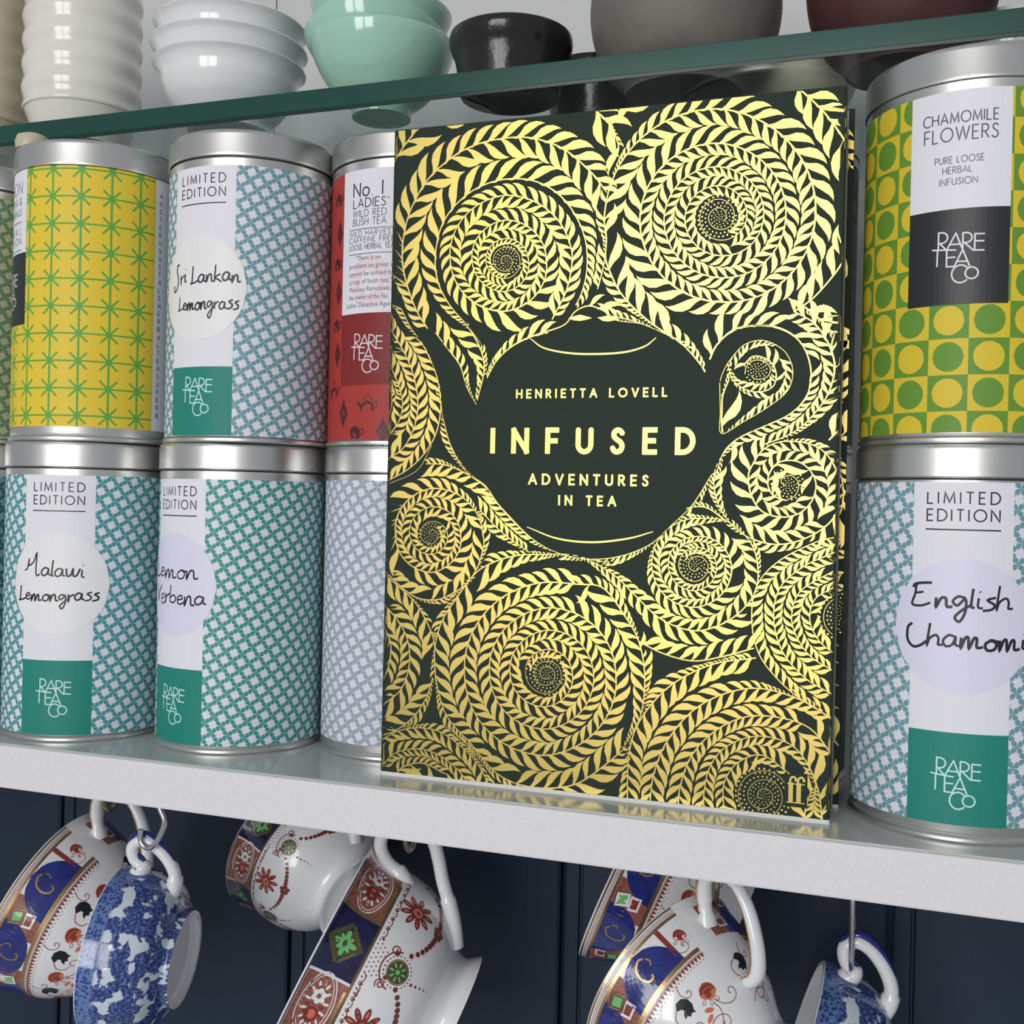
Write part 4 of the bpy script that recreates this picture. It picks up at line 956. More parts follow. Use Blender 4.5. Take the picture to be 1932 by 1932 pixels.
CW = 150.0
foil = Print(); strip = Print()
def put(P, lift=.03):
    if max(p[0] for p in P) > CW - .4:
        Q = clip_rect(P, CW - .3 + .01, 151.35, 1.3, 221.6)
        if Q: strip.poly(Q, 'foil', backstrip, .04)
    Q = clip_rect(P, .05, CW - .1, 1.35, 221.7)
    if Q: foil.poly(Q, 'foil', cov, lift)
random.seed(11); grid = {}
for si, (P, Lf, Rf) in enumerate(stems):
    n = len(P); wl = [1.2] * n
    for side, on in ((1, Lf), (-1, Rf)):
        if not on: continue
        i = 0.0 if side == 1 else 1.5; prev = None
        while i < n - 1:
            k = int(i); px, py = P[k]; tx, ty = tang(P, k)
            if not (-4 < px < 155 and -4 < py < 226): i += 2; continue
            nx, ny = -ty * side, tx * side
            t0 = tang(P, max(k - 4, 0)); t1 = tang(P, min(k + 4, n - 1))
            ds = (min(k + 4, n - 1) - max(k - 4, 0)) * .6 or 1
            kap = (t0[0] * t1[1] - t0[1] * t1[0]) / ds * side
            th = min(max(math.radians(33) + kap * (prev or 5.0) * .62, math.radians(24)), math.radians(62))
            dx, dy = tx * .42 + nx * .907, ty * .42 + ny * .907
            d = .7; hit = None; bare = False
            while d < 24:
                qx, qy = px + dx * d, py + dy * d
                found = None
                for co, j, e in kd.find_n((qx, qy, 0), 3):
                    sj, ij = idx[j]
                    if sj == si and abs(ij - k) * .6 < 1.25 * d + 1.2: continue
                    if e < .42: found = (sj, ij); break
                if found:
                    sj, ij = found; Pj, Lj, Rj = stems[sj]; ax, ay = tang(Pj, ij)
                    sd = 1 if (ax * -(-dy) * 0 + (ax * (py - Pj[ij][1]) - ay * (px - Pj[ij][0]))) > 0 else -1
                    bare = not (Lj if sd == 1 else Rj)
                    hit = d; break
                if not (-3 < qx < 152.5 and -1 < qy < 223): break
                if d > 1.5 and inside(POT, qx, qy) and not inside(LOOP, qx, qy): hit = d; bare = True; break
                d += .35
            if hit is None: L = min((prev or 8.5) * 1.15, 12.0)
            else:
                G = hit * .907
                L = min(1.02 * G, .62 * G / math.sin(th)) * (1.5 if bare else 1.0)
            L = min(L, 13.5)
            if prev: L = min(L, prev * 1.18 + .15); L = max(L, prev * .80 if hit is None or hit > 1.2 else 0)
            if L < .8: i += 1.3; prev = L; continue
            prev = L
            for q in range(max(0, k - 3), min(n, k + 4)): wl[q] = max(wl[q], L)
            jit = 1 + random.uniform(-.05, .05)
            ok = False
            for sh in (1.0, .82, .66, .5, .38):
                lf = leaf(px, py, tx, ty, side, L * jit * sh, th); ok = True
                for q in (lf[7], lf[5], lf[9], lf[4], lf[10]):
                    if inside(POT, *q) and not inside(LOOP, *q): ok = False; break
                    for co, j, e in kd.find_n((q[0], q[1], 0), 4):
                        sj, ij = idx[j]
                        if e > .34: break
                        if sj == si and abs(ij - k) * .6 < 1.15 * L * sh + .8: continue
                        ok = False; break
                    if not ok: break
                if ok: break
            if ok:
                mx_, my_ = (lf[4][0] + lf[10][0]) / 2, (lf[4][1] + lf[10][1]) / 2; Ls_ = L * sh
                gx, gy = int(mx_ // 3), int(my_ // 3)
                for cx__ in (gx - 1, gx, gx + 1):
                    for cy__ in (gy - 1, gy, gy + 1):
                        for (ax_, ay_, al_) in grid.get((cx__, cy__), ()):
                            if math.hypot(ax_ - mx_, ay_ - my_) < .13 * (Ls_ + al_): ok = False
                if ok: grid.setdefault((gx, gy), []).append((mx_, my_, Ls_))
            if ok: put(lf)
            i += max(1.9, L * .44 / .6 * (1 + max(kap, 0) * L * .35))
    # the stem itself
    for a in range(2):
        wl = [sum(wl[max(0, q - 4):q + 5]) / len(wl[max(0, q - 4):q + 5]) for q in range(n)]
    ww = [min(.50, .13 + .032 * w) for w in wl]
    if n > 3:
        for Q in ribbon(P, ww):
            m_ = ((Q[0][0] + Q[2][0]) / 2, (Q[0][1] + Q[2][1]) / 2)
            if si < n_tr and inside(POT, *m_) and not inside(LOOP, *m_) and min(math.hypot(m_[0] - a_, m_[1] - b_) for a_, b_ in pot_s) > .9: continue
            put(Q, .036)
# dots between the turns at every spiral's heart
RAD = dict(A=6.2, B=7.2, C=4.4, D=5.2, E=5.8, F=4.9, G=7.2, H=8.9, I=7.0)
for kx, (cx, cy) in CENTRES.items():
    R = RAD[kx]; r = .55
    while r < R:
        nn = max(5, int(2 * PI * r / (.85 + r * .085)))
        for q in range(nn):
            a = 2 * PI * q / nn + r
            x, y = cx + r * math.cos(a), cy + r * math.sin(a)
            e = kd.find((x, y, 0))[2]
            if e > .40: put(disc(x, y, min(.12 + r * .028, .34, e * .55), 8))
        r += .66 + r * .085
# the two leaves on the knob, the lid and foot lines
for (a, b) in KNOBLEAF:
    L = math.hypot(b[0] - a[0], b[1] - a[1]); c = ((a[0] + b[0]) / 2, (a[1] + b[1]) / 2)
    put([(a[0], a[1]), (a[0] + .25 * L, c[1] + .75), (c[0], c[1] + 1.15), (a[0] + .78 * L, c[1] + .55), (b[0], b[1]), (a[0] + .78 * L, c[1] - .5), (c[0], c[1] - .85), (a[0] + .25 * L, c[1] - .6)])
for A_ in (LIDARC, FOOTARC):
    for Q in ribbon(catmull(A_, 6), .62, taper=True): put(Q)
f = foil.build('cover_foil', bk); f['label'] = 'gold foil vine spirals around the teapot'
s_ = strip.build('cover_foil', bk)

def bold(t, x0, x1, y, h, w, cond=1.0):
    """heavy capitals: straight strokes with slightly rounded square ends, discs at the joints"""
    k = h - w; sx = k * cond
    tr = ((x1 - x0 - w) / sx - sum(GL[c][0] for c in t)) / (len(t) - 1)
    x = x0 + w / 2; out = []
    for c in t:
        adv, st = GL[c]
        for s in st:
            P = [(x + a * sx, y + w / 2 + b * k) for a, b in s]
            smooth = len(P) > 9
            if not smooth:
                for a, b in zip(P, P[1:]):
                    l = math.hypot(b[0] - a[0], b[1] - a[1]); e = w * .44
                    ux, uy = (b[0] - a[0]) / l * e, (b[1] - a[1]) / l * e
                    A_, B_ = (a[0] - ux, a[1] - uy), (b[0] + ux, b[1] + uy)
                    nx, ny = -uy / e * w / 2, ux / e * w / 2; f = .12
                    out.append([(A_[0] + nx * .8, A_[1] + ny * .8), (A_[0] + ux * f + nx, A_[1] + uy * f + ny), (B_[0] - ux * f + nx, B_[1] - uy * f + ny), (B_[0] + nx * .8, B_[1] + ny * .8),
                                (B_[0] - nx * .8, B_[1] - ny * .8), (B_[0] - ux * f - nx, B_[1] - uy * f - ny), (A_[0] + ux * f - nx, A_[1] + uy * f - ny), (A_[0] - nx * .8, A_[1] - ny * .8)])
            else:
                out += ribbon(P, w)
                for q in (P[0], P[-1]): out.append(disc(q[0], q[1], w / 2, 14))
        x += (adv + tr) * sx
    return out
pr = Print()
pr.polys(bold('HENRIETTA LOVELL', 47.1, 97.7, 129.2, 3.1, .58), 'foil', cov, .05); pr.build('author_lettering', bk)
pr = Print(); pr.polys(bold('INFUSED', 38.4, 107.0, 110.9, 8.75, 1.72, .92), 'foil', cov, .05); pr.build('title_lettering', bk)
pr = Print(); pr.polys(bold('ADVENTURES', 52.0, 92.4, 100.8, 3.75, .68), 'foil', cov, .05)
pr.polys(bold('IN TEA', 62.5, 82.0, 94.2, 3.45, .66), 'foil', cov, .05); pr.build('subtitle_lettering', bk)
# publisher's double f
pr = Print()
pr.poly([(136.6, 4.2), (143.4, 4.2), (143.4, 14.6), (136.6, 14.6)], 'cover', cov, .045)
for dx in (0, 2.35):
    pr.polys(ribbon([(138.5 + dx, 5.6), (138.5 + dx, 11.6)], 1.35), 'foil', cov, .06)
    pr.polys(ribbon(catmull([(138.2 + dx, 11.4), (138.5 + dx, 12.9), (139.4 + dx, 13.3), (140.1 + dx, 12.6)], 5), .62), 'foil', cov, .06)
    pr.poly(disc(140.0 + dx, 12.35, .42, 10), 'foil', cov, .065)
for z, a, b in ((5.5, 137.3, 142.7), (11.2, 137.4, 142.6)):
    pr.polys(ribbon([(a, z), (b, z)], .32), 'foil', cov, .06)
pr.build('publisher_mark', bk)
# ================================================================== bowls and beakers on the glass
def vessel(name, label, cat, x, y, prof, m, group=None, wall=.0016, z=None, foot=None, wob=None, rot=None, n=96, in_m=None):
    t = thing(name, label, cat, (x, y, (GZ1 if z is None else z)), group, rot)
    P = [(a / 1000, b / 1000) for a, b in prof]
    Pc = catmull(P, 5)
    rim = Pc[-1]
    inner = [(max(r - wall, 0.0002), zz) for r, zz in Pc if zz > P[0][1] + .004][::-1]
    full = [(0.0, Pc[0][1] + .0012), (Pc[0][0] * .78, Pc[0][1] + .0012), (Pc[0][0] * .84, Pc[0][1])] + Pc
    top = [(rim[0] - wall * .15, rim[1] + wall * .35), (rim[0] - wall * .85, rim[1] + wall * .35)]
    inn = inner + [(0.0, inner[-1][1])]
    o = lathe('bowl_body', full + top + inn, m, t, n=n, ang=50, wob=wob)
    return t
GB = 'white flared tea bowls stacked on the glass shelf'
white = [(16.5, 0), (16.8, 3), (20.5, 6.5), (24.4, 11.5), (26.8, 17), (27.5, 20.6), (28.9, 23.4), (30.8, 25.2)]
vessel('tea_bowl', 'white porcelain bowl at the bottom of its stack of three', 'bowl', -.2465, .0450, white, 'white_glaze', GB)
vessel('tea_bowl', 'white porcelain bowl in the middle of its stack of three', 'bowl', -.2468, .0450, [(a + .8 * (b > 20), b) for a, b in white], 'white_glaze', GB, z=GZ1 + .0080)
vessel('tea_bowl', 'white porcelain bowl on top of its stack of three', 'bowl', -.2463, .0450, white, 'white_glaze', GB, z=GZ1 + .0165)
def ribs(r, z, a):
    return (r + .00055 * math.sin(z * 760 + .5 * math.sin(a)) * (z > .008 and r > .01), z)
cyl = [(19.0, 0), (19.2, 3), (21.8, 9.5), (23.9, 14), (24.0, 22), (24.2, 34), (24.0, 46), (24.2, 58), (24.0, 70), (24.2, 80)]
def cylprof():
    P = [(18.6, 0), (18.9, 2), (22.9, 13.2), (23.7, 13.9)]
    z = 15
    while z < 82:
        P.append((24.05 + .5 * math.sin(z * .62), z)); z += 2.0
    return P
vessel('ribbed_beaker', 'tall ivory ribbed beaker left of the white bowls', 'beaker', -.3216, .0460, cylprof(), 'ivory_glaze', wall=.002)
vessel('ribbed_beaker', 'tall beige beaker at the left edge of the glass shelf', 'beaker', -.3790, .0440, [(a * .985, b * (1 if b > 3 else 1)) for a, b in cylprof()], 'beige_glaze', wall=.002)
GM = 'pale green celadon bowls nested on the glass shelf'
mint = [(11.5, 0), (11.8, 3.2), (12.6, 4.0), (17.5, 7.5), (22.0, 13), (25.4, 19), (27.7, 25), (28.3, 28.2)]
vessel('tea_bowl', 'pale green celadon bowl, lowest of the nest of three', 'bowl', -.1780, .0470, mint, 'mint_glaze', GM)
vessel('tea_bowl', 'pale green celadon bowl tipped inside the lowest green bowl', 'bowl', -.1752, .0475, mint, 'mint_glaze', GM, z=GZ1 + .0090, rot=(0, math.radians(-13), 0))
vessel('tea_bowl', 'pale green celadon bowl tipped the other way, topmost of the green nest', 'bowl', -.1840, .0480, mint, 'mint_glaze', GM, z=GZ1 + .0170, rot=(0, math.radians(9), 0))
black = [(18.2, 0), (18.8, 3), (19.6, 8), (20.6, 13), (22.3, 17.0), (22.9, 19.3), (22.7, 21.4)]
vessel('tea_bowl', 'pitted black iron-glazed bowl in front on the glass shelf', 'bowl', -.1220, .0400, black, 'black_glaze', 'black bowls')
vessel('tea_bowl', 'smaller black bowl behind the pitted black bowl', 'bowl', -.1005, .0800, [(a * .93, b * 1.0) for a, b in black], 'black_glaze', 'black bowls')
grey = [(21, 0), (22, 2.5), (28.5, 9), (32.6, 18), (34.4, 28), (33.9, 37), (32.6, 42)]
vessel('stoneware_bowl', 'large rough grey stoneware bowl above the book', 'bowl', -.0603, .0550, grey, 'grey_clay', wall=.003)
maroon = [(18, 0), (19, 2), (25, 8), (29.6, 17), (31.6, 28), (31.4, 38), (30.6, 44)]
vessel('stoneware_bowl', 'dark maroon clay bowl above the chamomile tin', 'bowl', .0142, .0540, maroon, 'maroon_clay', wall=.003)
vessel('cream_bowl', 'low cream bowl behind, between the grey and maroon bowls', 'bowl', -.0260, .0960, [(16, 0), (17, 2), (22, 8), (25, 16), (26, 23)], 'cream_glaze')
vessel('clay_bowl', 'brown clay bowl at the right edge of the glass shelf', 'bowl', .0860, .0560, [(18, 0), (19, 2), (26, 8), (31, 17), (33, 28), (33, 40)], 'brown_clay', wall=.003)
t = vessel('patterned_cup', 'white cup with black floral print between the maroon and brown bowls', 'cup', .0500, .0800, [(10, 0), (10.6, 2), (14, 6), (16.5, 13), (17.5, 22)], 'white_glaze')
pr = Print(); rr = random.Random(4)
def cupfn(u, v, lift=0):
    a = u / 16.0; r = .0000
    pz = min(max(v, 6), 22); rad = 14 + (16.5 - 14) * min((pz - 6) / 7, 1) + max(0, pz - 13) / 9
    rr_ = (rad + .12 + lift) / 1000
    return (rr_ * math.sin(a), -rr_ * math.cos(a), pz / 1000)
for q in range(70):
    u, v = rr.uniform(-26, 22), rr.uniform(7.5, 20.5)
    pr.poly(disc(u, v, rr.uniform(.4, .9), 7, rr.uniform(.3, .7), rr.uniform(0, 3)), 'k_enamel', cupfn)
for q in range(8):
    u, v = rr.uniform(-24, 20), rr.uniform(9, 18)
    pr.polys(ribbon(catmull([(u, v), (u + 2, v + 1.5), (u + 3.4, v - .5), (u + 5, v + 1)], 4), .3), 'k_enamel', cupfn)
pr.build('floral_print', t)
CUPS = {
 'i5': ((-0.0204, 0.0211, -0.0891), (-0.0581, 0.042, -0.0743), 0.786, 0),
 'i4': ((-0.0409, 0.1053, -0.0731), (-0.0874, 0.104, -0.054), 0.867, 80),
 'i1': ((-0.2915, 0.0618, -0.1068), (-0.3391, 0.055, -0.0867), 0.899, 0),
 'w1': ((-0.2383, 0.0158, -0.0836), (-0.2663, 0.008, -0.0809), 0.94, 0),
 'b3': ((-0.1466, 0.0641, -0.1118), (-0.1981, 0.05, -0.0864), 1.02, 0),
 'b2': ((-0.206, 0.0963, -0.0805), (-0.2474, 0.111, -0.0644), 0.807, 0),
 'w6': ((0.0169, 0.0867, -0.1192), (-0.0147, 0.085, -0.11), 1.063, 0),
 'i7': ((0.1375, 0.06, -0.109), (0.0835, 0.06, -0.0882), 1.0, 0),
}
HOOKS = [('cup_hook', 'brass cup hook above the rose cup at far left', -0.3072, 0.055, -0.0416, 'cup', 'brass'), ('cup_hook', 'chrome hook carrying the blue and white cup at far left', -0.2463, 0.008, -0.0380, 's', 'steel'), ('cup_hook', 'brass cup hook above the front burgundy-banded cup', -0.1604, 0.05, -0.04, 'cup', 'brass'), ('cup_hook', 'brass cup hook above the front cobalt-banded cup', -0.0408, 0.045, -0.0422, 'cup', 'brass'), ('cup_hook', 'long chrome hook carrying the blue and white cup at right', 0.0044, 0.085, -0.0735, 'cup', 'steel')]
# ================================================================== hanging cups
def surf_map(prof):
    """prof [(r, z)] in mm from the rim down; returns fn(phi_deg, s) -> point, lifted along the normal"""
    L = [0.0]
    for (a, b), (c, d) in zip(prof, prof[1:]): L.append(L[-1] + math.hypot(c - a, d - b))
    def fn(phi, s, lift=0.0):
        s = min(max(s, 0), L[-1] - 1e-6); i = 0
        while i < len(L) - 2 and L[i + 1] < s: i += 1
        t = (s - L[i]) / (L[i + 1] - L[i]); (a, b), (c, d) = prof[i], prof[i + 1]
        r, z = a + (c - a) * t, b + (d - b) * t
        def nrm(q):
            (e, f), (g, h) = prof[max(q, 0)], prof[min(q + 1, len(prof) - 1)]
            l = math.hypot(g - e, h - f) or 1; return (-(h - f) / l, (g - e) / l)
        n = nrm(i)
        m = nrm(i + 1) if t > .5 and i + 2 < len(prof) else (nrm(i - 1) if t <= .5 and i > 0 else n)
        w = abs(t - .5); nx, nz = n[0] * (1 - w) + m[0] * w, n[1] * (1 - w) + m[1] * w
        p = math.radians(phi); k = .10 + lift
        return ((r + nx * k) * math.cos(p) / 1000, (r + nx * k) * math.sin(p) / 1000, (z + nz * k) / 1000)
    def rad(s):
        s = min(max(s, 0), L[-1] - 1e-6); i = 0
        while i < len(L) - 2 and L[i + 1] < s: i += 1
        t = (s - L[i]) / (L[i + 1] - L[i]); return prof[i][0] + (prof[i + 1][0] - prof[i][0]) * t
    return fn, rad, L[-1]

class Deco(Print):
    """print on a surface of revolution; local (x mm along the round at phi0, y mm down from s0)"""
    def __init__(s, prof): super().__init__(); s.fn, s.rad, s.len = surf_map(prof)
    def at(s, phi0, s0, pts, m, lift=0.0, rot=0.0, k=1.0):
        c, d = math.cos(math.radians(rot)), math.sin(math.radians(rot)); R = s.rad(s0)
        f = lambda x, y: (phi0 + math.degrees((x * c - y * d) * k / R), s0 + (x * d + y * c) * k)
        ext = max(max(p[0] for p in pts) - min(p[0] for p in pts), max(p[1] for p in pts) - min(p[1] for p in pts)) * k
        if ext < 2.2: s.poly([f(*p) for p in pts], m, s.fn, lift); return
        P = dense(list(pts) + [pts[0]], 1.5 / k)[:-1]
        cx, cy = sum(p[0] for p in P) / len(P), sum(p[1] for p in P) / len(P)
        if m not in s.mats: s.mats.append(m)
        rings = max(1, int(ext / 4)); lift += (len(s.F) % 29) * .0009; n = len(P); k0 = len(s.V)
        for q in range(1, rings + 1):
            t = q / rings; s.V += [s.fn(*f(cx + (x - cx) * t, cy + (y - cy) * t), lift) for x, y in P]
        s.V.append(s.fn(*f(cx, cy), lift)); ce = len(s.V) - 1
        for i in range(n):
            j = (i + 1) % n
            s.F.append((ce, k0 + i, k0 + j)); s.mi.append(s.mats.index(m))
            for q in range(rings - 1):
                a = k0 + q * n; s.F.append((a + i, a + n + i, a + n + j, a + j)); s.mi.append(s.mats.index(m))
    def line(s, phi0, s0, pts, w, m, lift=0.0, rot=0.0, k=1.0, closed=False):
        for P in ribbon(pts, w / k, closed=closed): s.at(phi0, s0, P, m, lift, rot, k)
    def band(s, p0, p1, s0, s1, m, lift=0.0, st=2.6, ns=None):
        n = max(1, int(abs(p1 - p0) / st)); ns = ns or max(1, int((s1 - s0) / 1.6))
        for i in range(n):
            a, b = p0 + (p1 - p0) * i / n, p0 + (p1 - p0) * (i + 1) / n
            for j in range(ns):
                c, d = s0 + (s1 - s0) * j / ns, s0 + (s1 - s0) * (j + 1) / ns
                s.poly([(a, c), (b, c), (b, d), (a, d)], m, s.fn, lift)
    def column(s, phi0, s0, s1, halfw, m, lift=0.0, n=12, k=1.0):
        """shape given by its half width (mm) as a function of t, built in slices that follow the body"""
        for j in range(n):
            a, b = j / n, (j + 1) / n; sa, sb = s0 + (s1 - s0) * a, s0 + (s1 - s0) * b
            ha, hb = math.degrees(halfw(a) / s.rad(sa)), math.degrees(halfw(b) / s.rad(sb))
            mm = max(1, int(max(ha, hb) / 1.6))
            for q in range(mm):
                u, v = -1 + 2 * q / mm, -1 + 2 * (q + 1) / mm
                s.poly([(phi0 + ha * u, sa), (phi0 + ha * v, sa), (phi0 + hb * v, sb), (phi0 + hb * u, sb)], m, s.fn, lift)

def spiral_pts(r0, r1, a0, a1, n=14):
    return [((r0 + (r1 - r0) * i / n) * math.cos(math.radians(a0 + (a1 - a0) * i / n)), (r0 + (r1 - r0) * i / n) * math.sin(math.radians(a0 + (a1 - a0) * i / n))) for i in range(n + 1)]

def cup_body(prof, m, t, foot_r, uv=False, name='cup_body', wall=1.7, in_foot=2.2):
    """prof rim -> foot, mm. adds inner wall and foot ring"""
    P = [(a / 1000, b / 1000) for a, b in prof][::-1]            # foot -> rim
    w = wall / 1000
    zf = P[0][1]
    under = [(0.0, zf + in_foot / 1000), (P[0][0] - .0030, zf + in_foot / 1000), (P[0][0] - .0022, zf), (P[0][0] - .0004, zf)]
    inn = [(max(r - w, .0005), z) for r, z in P if z > zf + .006][::-1]
    rim = [(P[-1][0] - w * .2, P[-1][1] + w * .3), (P[-1][0] - w * .8, P[-1][1] + w * .3)]
    o = lathe(name, under + P + rim + inn + [(0.0, inn[-1][1])], m, t, n=112, ang=50)
    return o

def place(root, foot, mouth, up, spin=0.0, k=1.0):
    """local z = foot->mouth, local x towards 'up' (the handle side)"""
    f, mth = Vector(foot), Vector(mouth); z = (mth - f).normalized(); u = Vector(up); x = (u - z * z.dot(u)).normalized(); y = z.cross(x)
    R = Matrix(((x.x, y.x, z.x), (x.y, y.y, z.y), (x.z, y.z, z.z))).to_4x4()
    root.matrix_world = Matrix.Translation(f) @ R @ Matrix.Rotation(math.radians(spin), 4, 'Z') @ Matrix.Scale(k, 4)

def shape_strip(prof): return [(a, b) for a, b in catmull(prof, 5)]

# profiles (mm), rim first
IMARI = shape_strip([(46.0, 58), (44.6, 54), (43.0, 48), (41.0, 40), (37.8, 31), (32.5, 22), (26.5, 14), (23.2, 8.5), (22.0, 4.5), (22.6, 2.0), (23.2, 0)])
BURG = shape_strip([(45.5, 58), (43.2, 54.6), (41.6, 50), (41.2, 44), (41.0, 37), (39.2, 28), (34.5, 19), (28.0, 12.5), (23.8, 8.5), (22.8, 5.0), (24.6, 2.0), (26.0, 0)])
WILLOW = shape_strip([(a, b * .795) for a, b in [(33.0, 39), (33.2, 35), (33.2, 30), (32.8, 24), (31.4, 17), (28.4, 10.5), (23.4, 6.0), (19.8, 3.6), (19.2, 1.5), (19.0, 0)]])

def rose(D, phi, s, k=1.0, rot=0, deep='rust', pale='rust_l'):
    P = [(3.3 * math.cos(a) * (1 + .07 * math.sin(5 * a)), 2.9 * math.sin(a) * (1 + .07 * math.cos(4 * a))) for a in [2 * PI * i / 18 for i in range(18)]]
    D.at(phi, s, P, pale, .03, rot, k)
    D.at(phi, s, [(x * .95, -abs(y) * .9 if y < 0 else y * .25 - .2) for x, y in P], deep, .05, rot, k)
    D.at(phi, s, disc(-.4, 1.2, 1.25, 10, 1.0), deep, .06, rot, k)
    D.line(phi, s, arc(0, .4, 2.2, 1.5, 190, 350, 8), .28, pale, .08, rot, k)
    for a in (60, 100, 140):
        c, d = math.cos(math.radians(a)), math.sin(math.radians(a))
        D.line(phi, s, [(2.6 * c, 2.4 * d), (4.6 * c - .6 * d, 4.6 * d + .6 * c), (5.4 * c, 5.0 * d), (4.4 * c + .8 * d, 4.2 * d - .8 * c), (2.6 * c, 2.4 * d)], .22, deep, .03, rot, k)
def curl(D, phi, s, k=1.0, rot=0, m='rust', flip=1):
    D.line(phi, s, [(x * flip, y) for x, y in catmull([(-6, -3), (-3.5, .8), (0, 2.2), (3.0, .9), (3.2, -1.6), (1.4, -2.4), (.5, -1.1), (1.4, -.5)], 5)], .30, m, .03, rot, k)
def black_leaf(D, phi, s, k=1.0, rot=0):
    P = [(-3.4, -.6), (-2.0, -3.0), (.6, -3.5), (2.8, -2.2), (3.6, .2), (3.0, 2.4), (3.4, 3.4), (1.6, 3.0), (.4, 4.0), (-.6, 3.0), (-2.2, 3.8), (-1.4, 1.8), (-.4, 1.4), (-1.0, .2), (-.6, -1.0), (-1.8, -.4)]
    D.at(phi, s, P, 'k_enamel', .05, rot, k)
    D.line(phi, s, catmull([(-3.4, -.6), (-5.6, 2.0), (-5.0, 5.2), (-2.2, 6.6)], 4), .34, 'rust', .03, rot, k)

def imari(t):
    cup_body(IMARI, 'white_glaze', t, 22)
    D = Deco(IMARI)
    gap = 16                                    # bare wedge either side of the handle
    p0, p1 = -360 + gap, -gap
    for s0, s1, m in ((.2, 1.0, 'cup_gold'), (1.7, 1.95, 'rust'), (2.5, 2.75, 'rust'), (3.2, 4.5, 'cup_gold')): D.band(p0, p1, s0, s1, m, .02, ns=1)
    D.band(p0 + 4, p1 - 4, 20.2, 21.9, 'cup_gold', .06, ns=1)
    D.band(p0 + 4, p1 - 4, 22.5, 22.75, 'rust', .02, ns=1)
    # cobalt lobes with gilt scrolls, russet and green lozenges between them
    for i, c in enumerate(range(-52, -330, -46)):
        D.column(c, 4.5, 20.4, lambda q: 15.0 * math.sqrt(max(0.0, 1 - (1 - q) ** 2.2)) if i % 2 == 0 else 15.0 * math.sqrt(max(0.0, 1 - q ** 2.2)), 'cobalt', .04, n=14)
        D.line(c, 12.5, catmull([(3.0, -4.2), (1.0, -5.2), (-2.4, -3.4), (-3.6, .4), (-2.2, 3.4), (.2, 3.8), (.9, 2.4)], 5), .85, 'cup_gold', .07)
        D.line(c, 12.5, catmull([(3.6, -3.6), (4.4, -1.6), (3.2, -.2)], 5), .7, 'cup_gold', .07)
        g = c - 23
        D.band(g - 12, g + 12, 4.6, 20.2, 'panel_r', .02, ns=6)
        up = i % 2 == 0
        sq = 9.0 if up else 14.5
        D.at(g, sq, [(-4.4, -2.9), (2.6, -4.0), (4.4, 2.9), (-2.6, 4.0)], 'cup_brown', .045)
        D.at(g, sq, [(-3.8, -2.4), (2.2, -3.4), (3.8, 2.4), (-2.2, 3.4)], 'white_glaze', .055)
        D.at(g, sq, [(-2.6, -1.5), (1.3, -2.2), (2.6, 1.5), (-1.3, 2.2)], 'leaf_g', .07)
        D.at(g, 23.5 - sq, [(-3.6, -2), (3.0, -2.6), (3.4, 2.4), (-3.0, 2.6)], 'white_glaze', .05)
        D.at(g, 23.5 - sq, [(-2.4, -1.2), (2.0, -1.7), (2.2, 1.5), (-2.0, 1.7)], 'rust', .065)
    D.band(-29, -19, 5, 20, 'white_glaze', .03, ns=6)
    rose(D, -23.5, 12, .95, 20); curl(D, -27, 17, .8, 0); D.band(-34, -31, 4.6, 20.2, 'rust', .035, ns=6)
    # dog-tooth border and its dots
    ph = p1 - 5
    while ph > p0 + 5:
        D.at(ph, 23.0, [(-.95, 0), (.95, 0), (0, 2.1)], 'rust', .04)
        D.at(ph - 1.4, 25.6, disc(0, 0, .26, 6), 'rust', .04)
        ph -= 2.75
    for i, c in enumerate(range(-34, -340, -38)):
        rose(D, c, 35.5, 1.15, 12 + 8 * (i % 3)); curl(D, c + 12, 42.5, 1.1, 15 * (i % 2)); curl(D, c - 7, 47.5, 1.15, 190, flip=-1)
        curl(D, c - 12, 30, .7, 60)
        black_leaf(D, c - 19, 33.0 + 1.5 * (i % 2), 1.02, 18)
        D.at(c - 8, 41, disc(0, 0, 2.1, 10, 1.0, .5), 'rust_l', .04); D.at(c - 12, 43.5, disc(0, 0, 2.0, 10, .9, -.3), 'rust_l', .04)
        D.line(c, 40, catmull([(-1, 0), (-.4, 4), (-3, 8), (-7, 9), (-8, 6), (-6, 5)], 4), .34, 'rust', .03)
    D.build('painted_decoration', t)
    # handle: flattened loop with gilt lines
    hp = catmull([(40.5, 0, 45), (50, 0, 50.5), (58, 0, 53), (65, 0, 49), (66, 0, 40), (60, 0, 30), (50.5, 0, 22), (42, 0, 17.5), (36, 0, 16.5), (31.0, 0, 19.5)], 6)
    hp = [(a / 1000, b / 1000, c / 1000) for a, b, c in hp]
    n = len(hp); R = [(.0046 if i < 3 else .0034) if i < n * .1 else (.0032 + .0016 * abs(i / n - .5) ** 1.5 * 2) for i in range(n)]
    R[-1] = .0030; R[0] = .0050
    h = tube('handle', hp, R, 'white_glaze', t, n=16, flat=((1, 0, 0), .78))
    for sgn in (-1, 1):
        g = tube('gilt_line', [(a, b + sgn * r * .80, c + r * .52) for (a, b, c), r in list(zip(hp, R))[3:-2]], .00055, 'cup_gold', h, n=6)
    return t

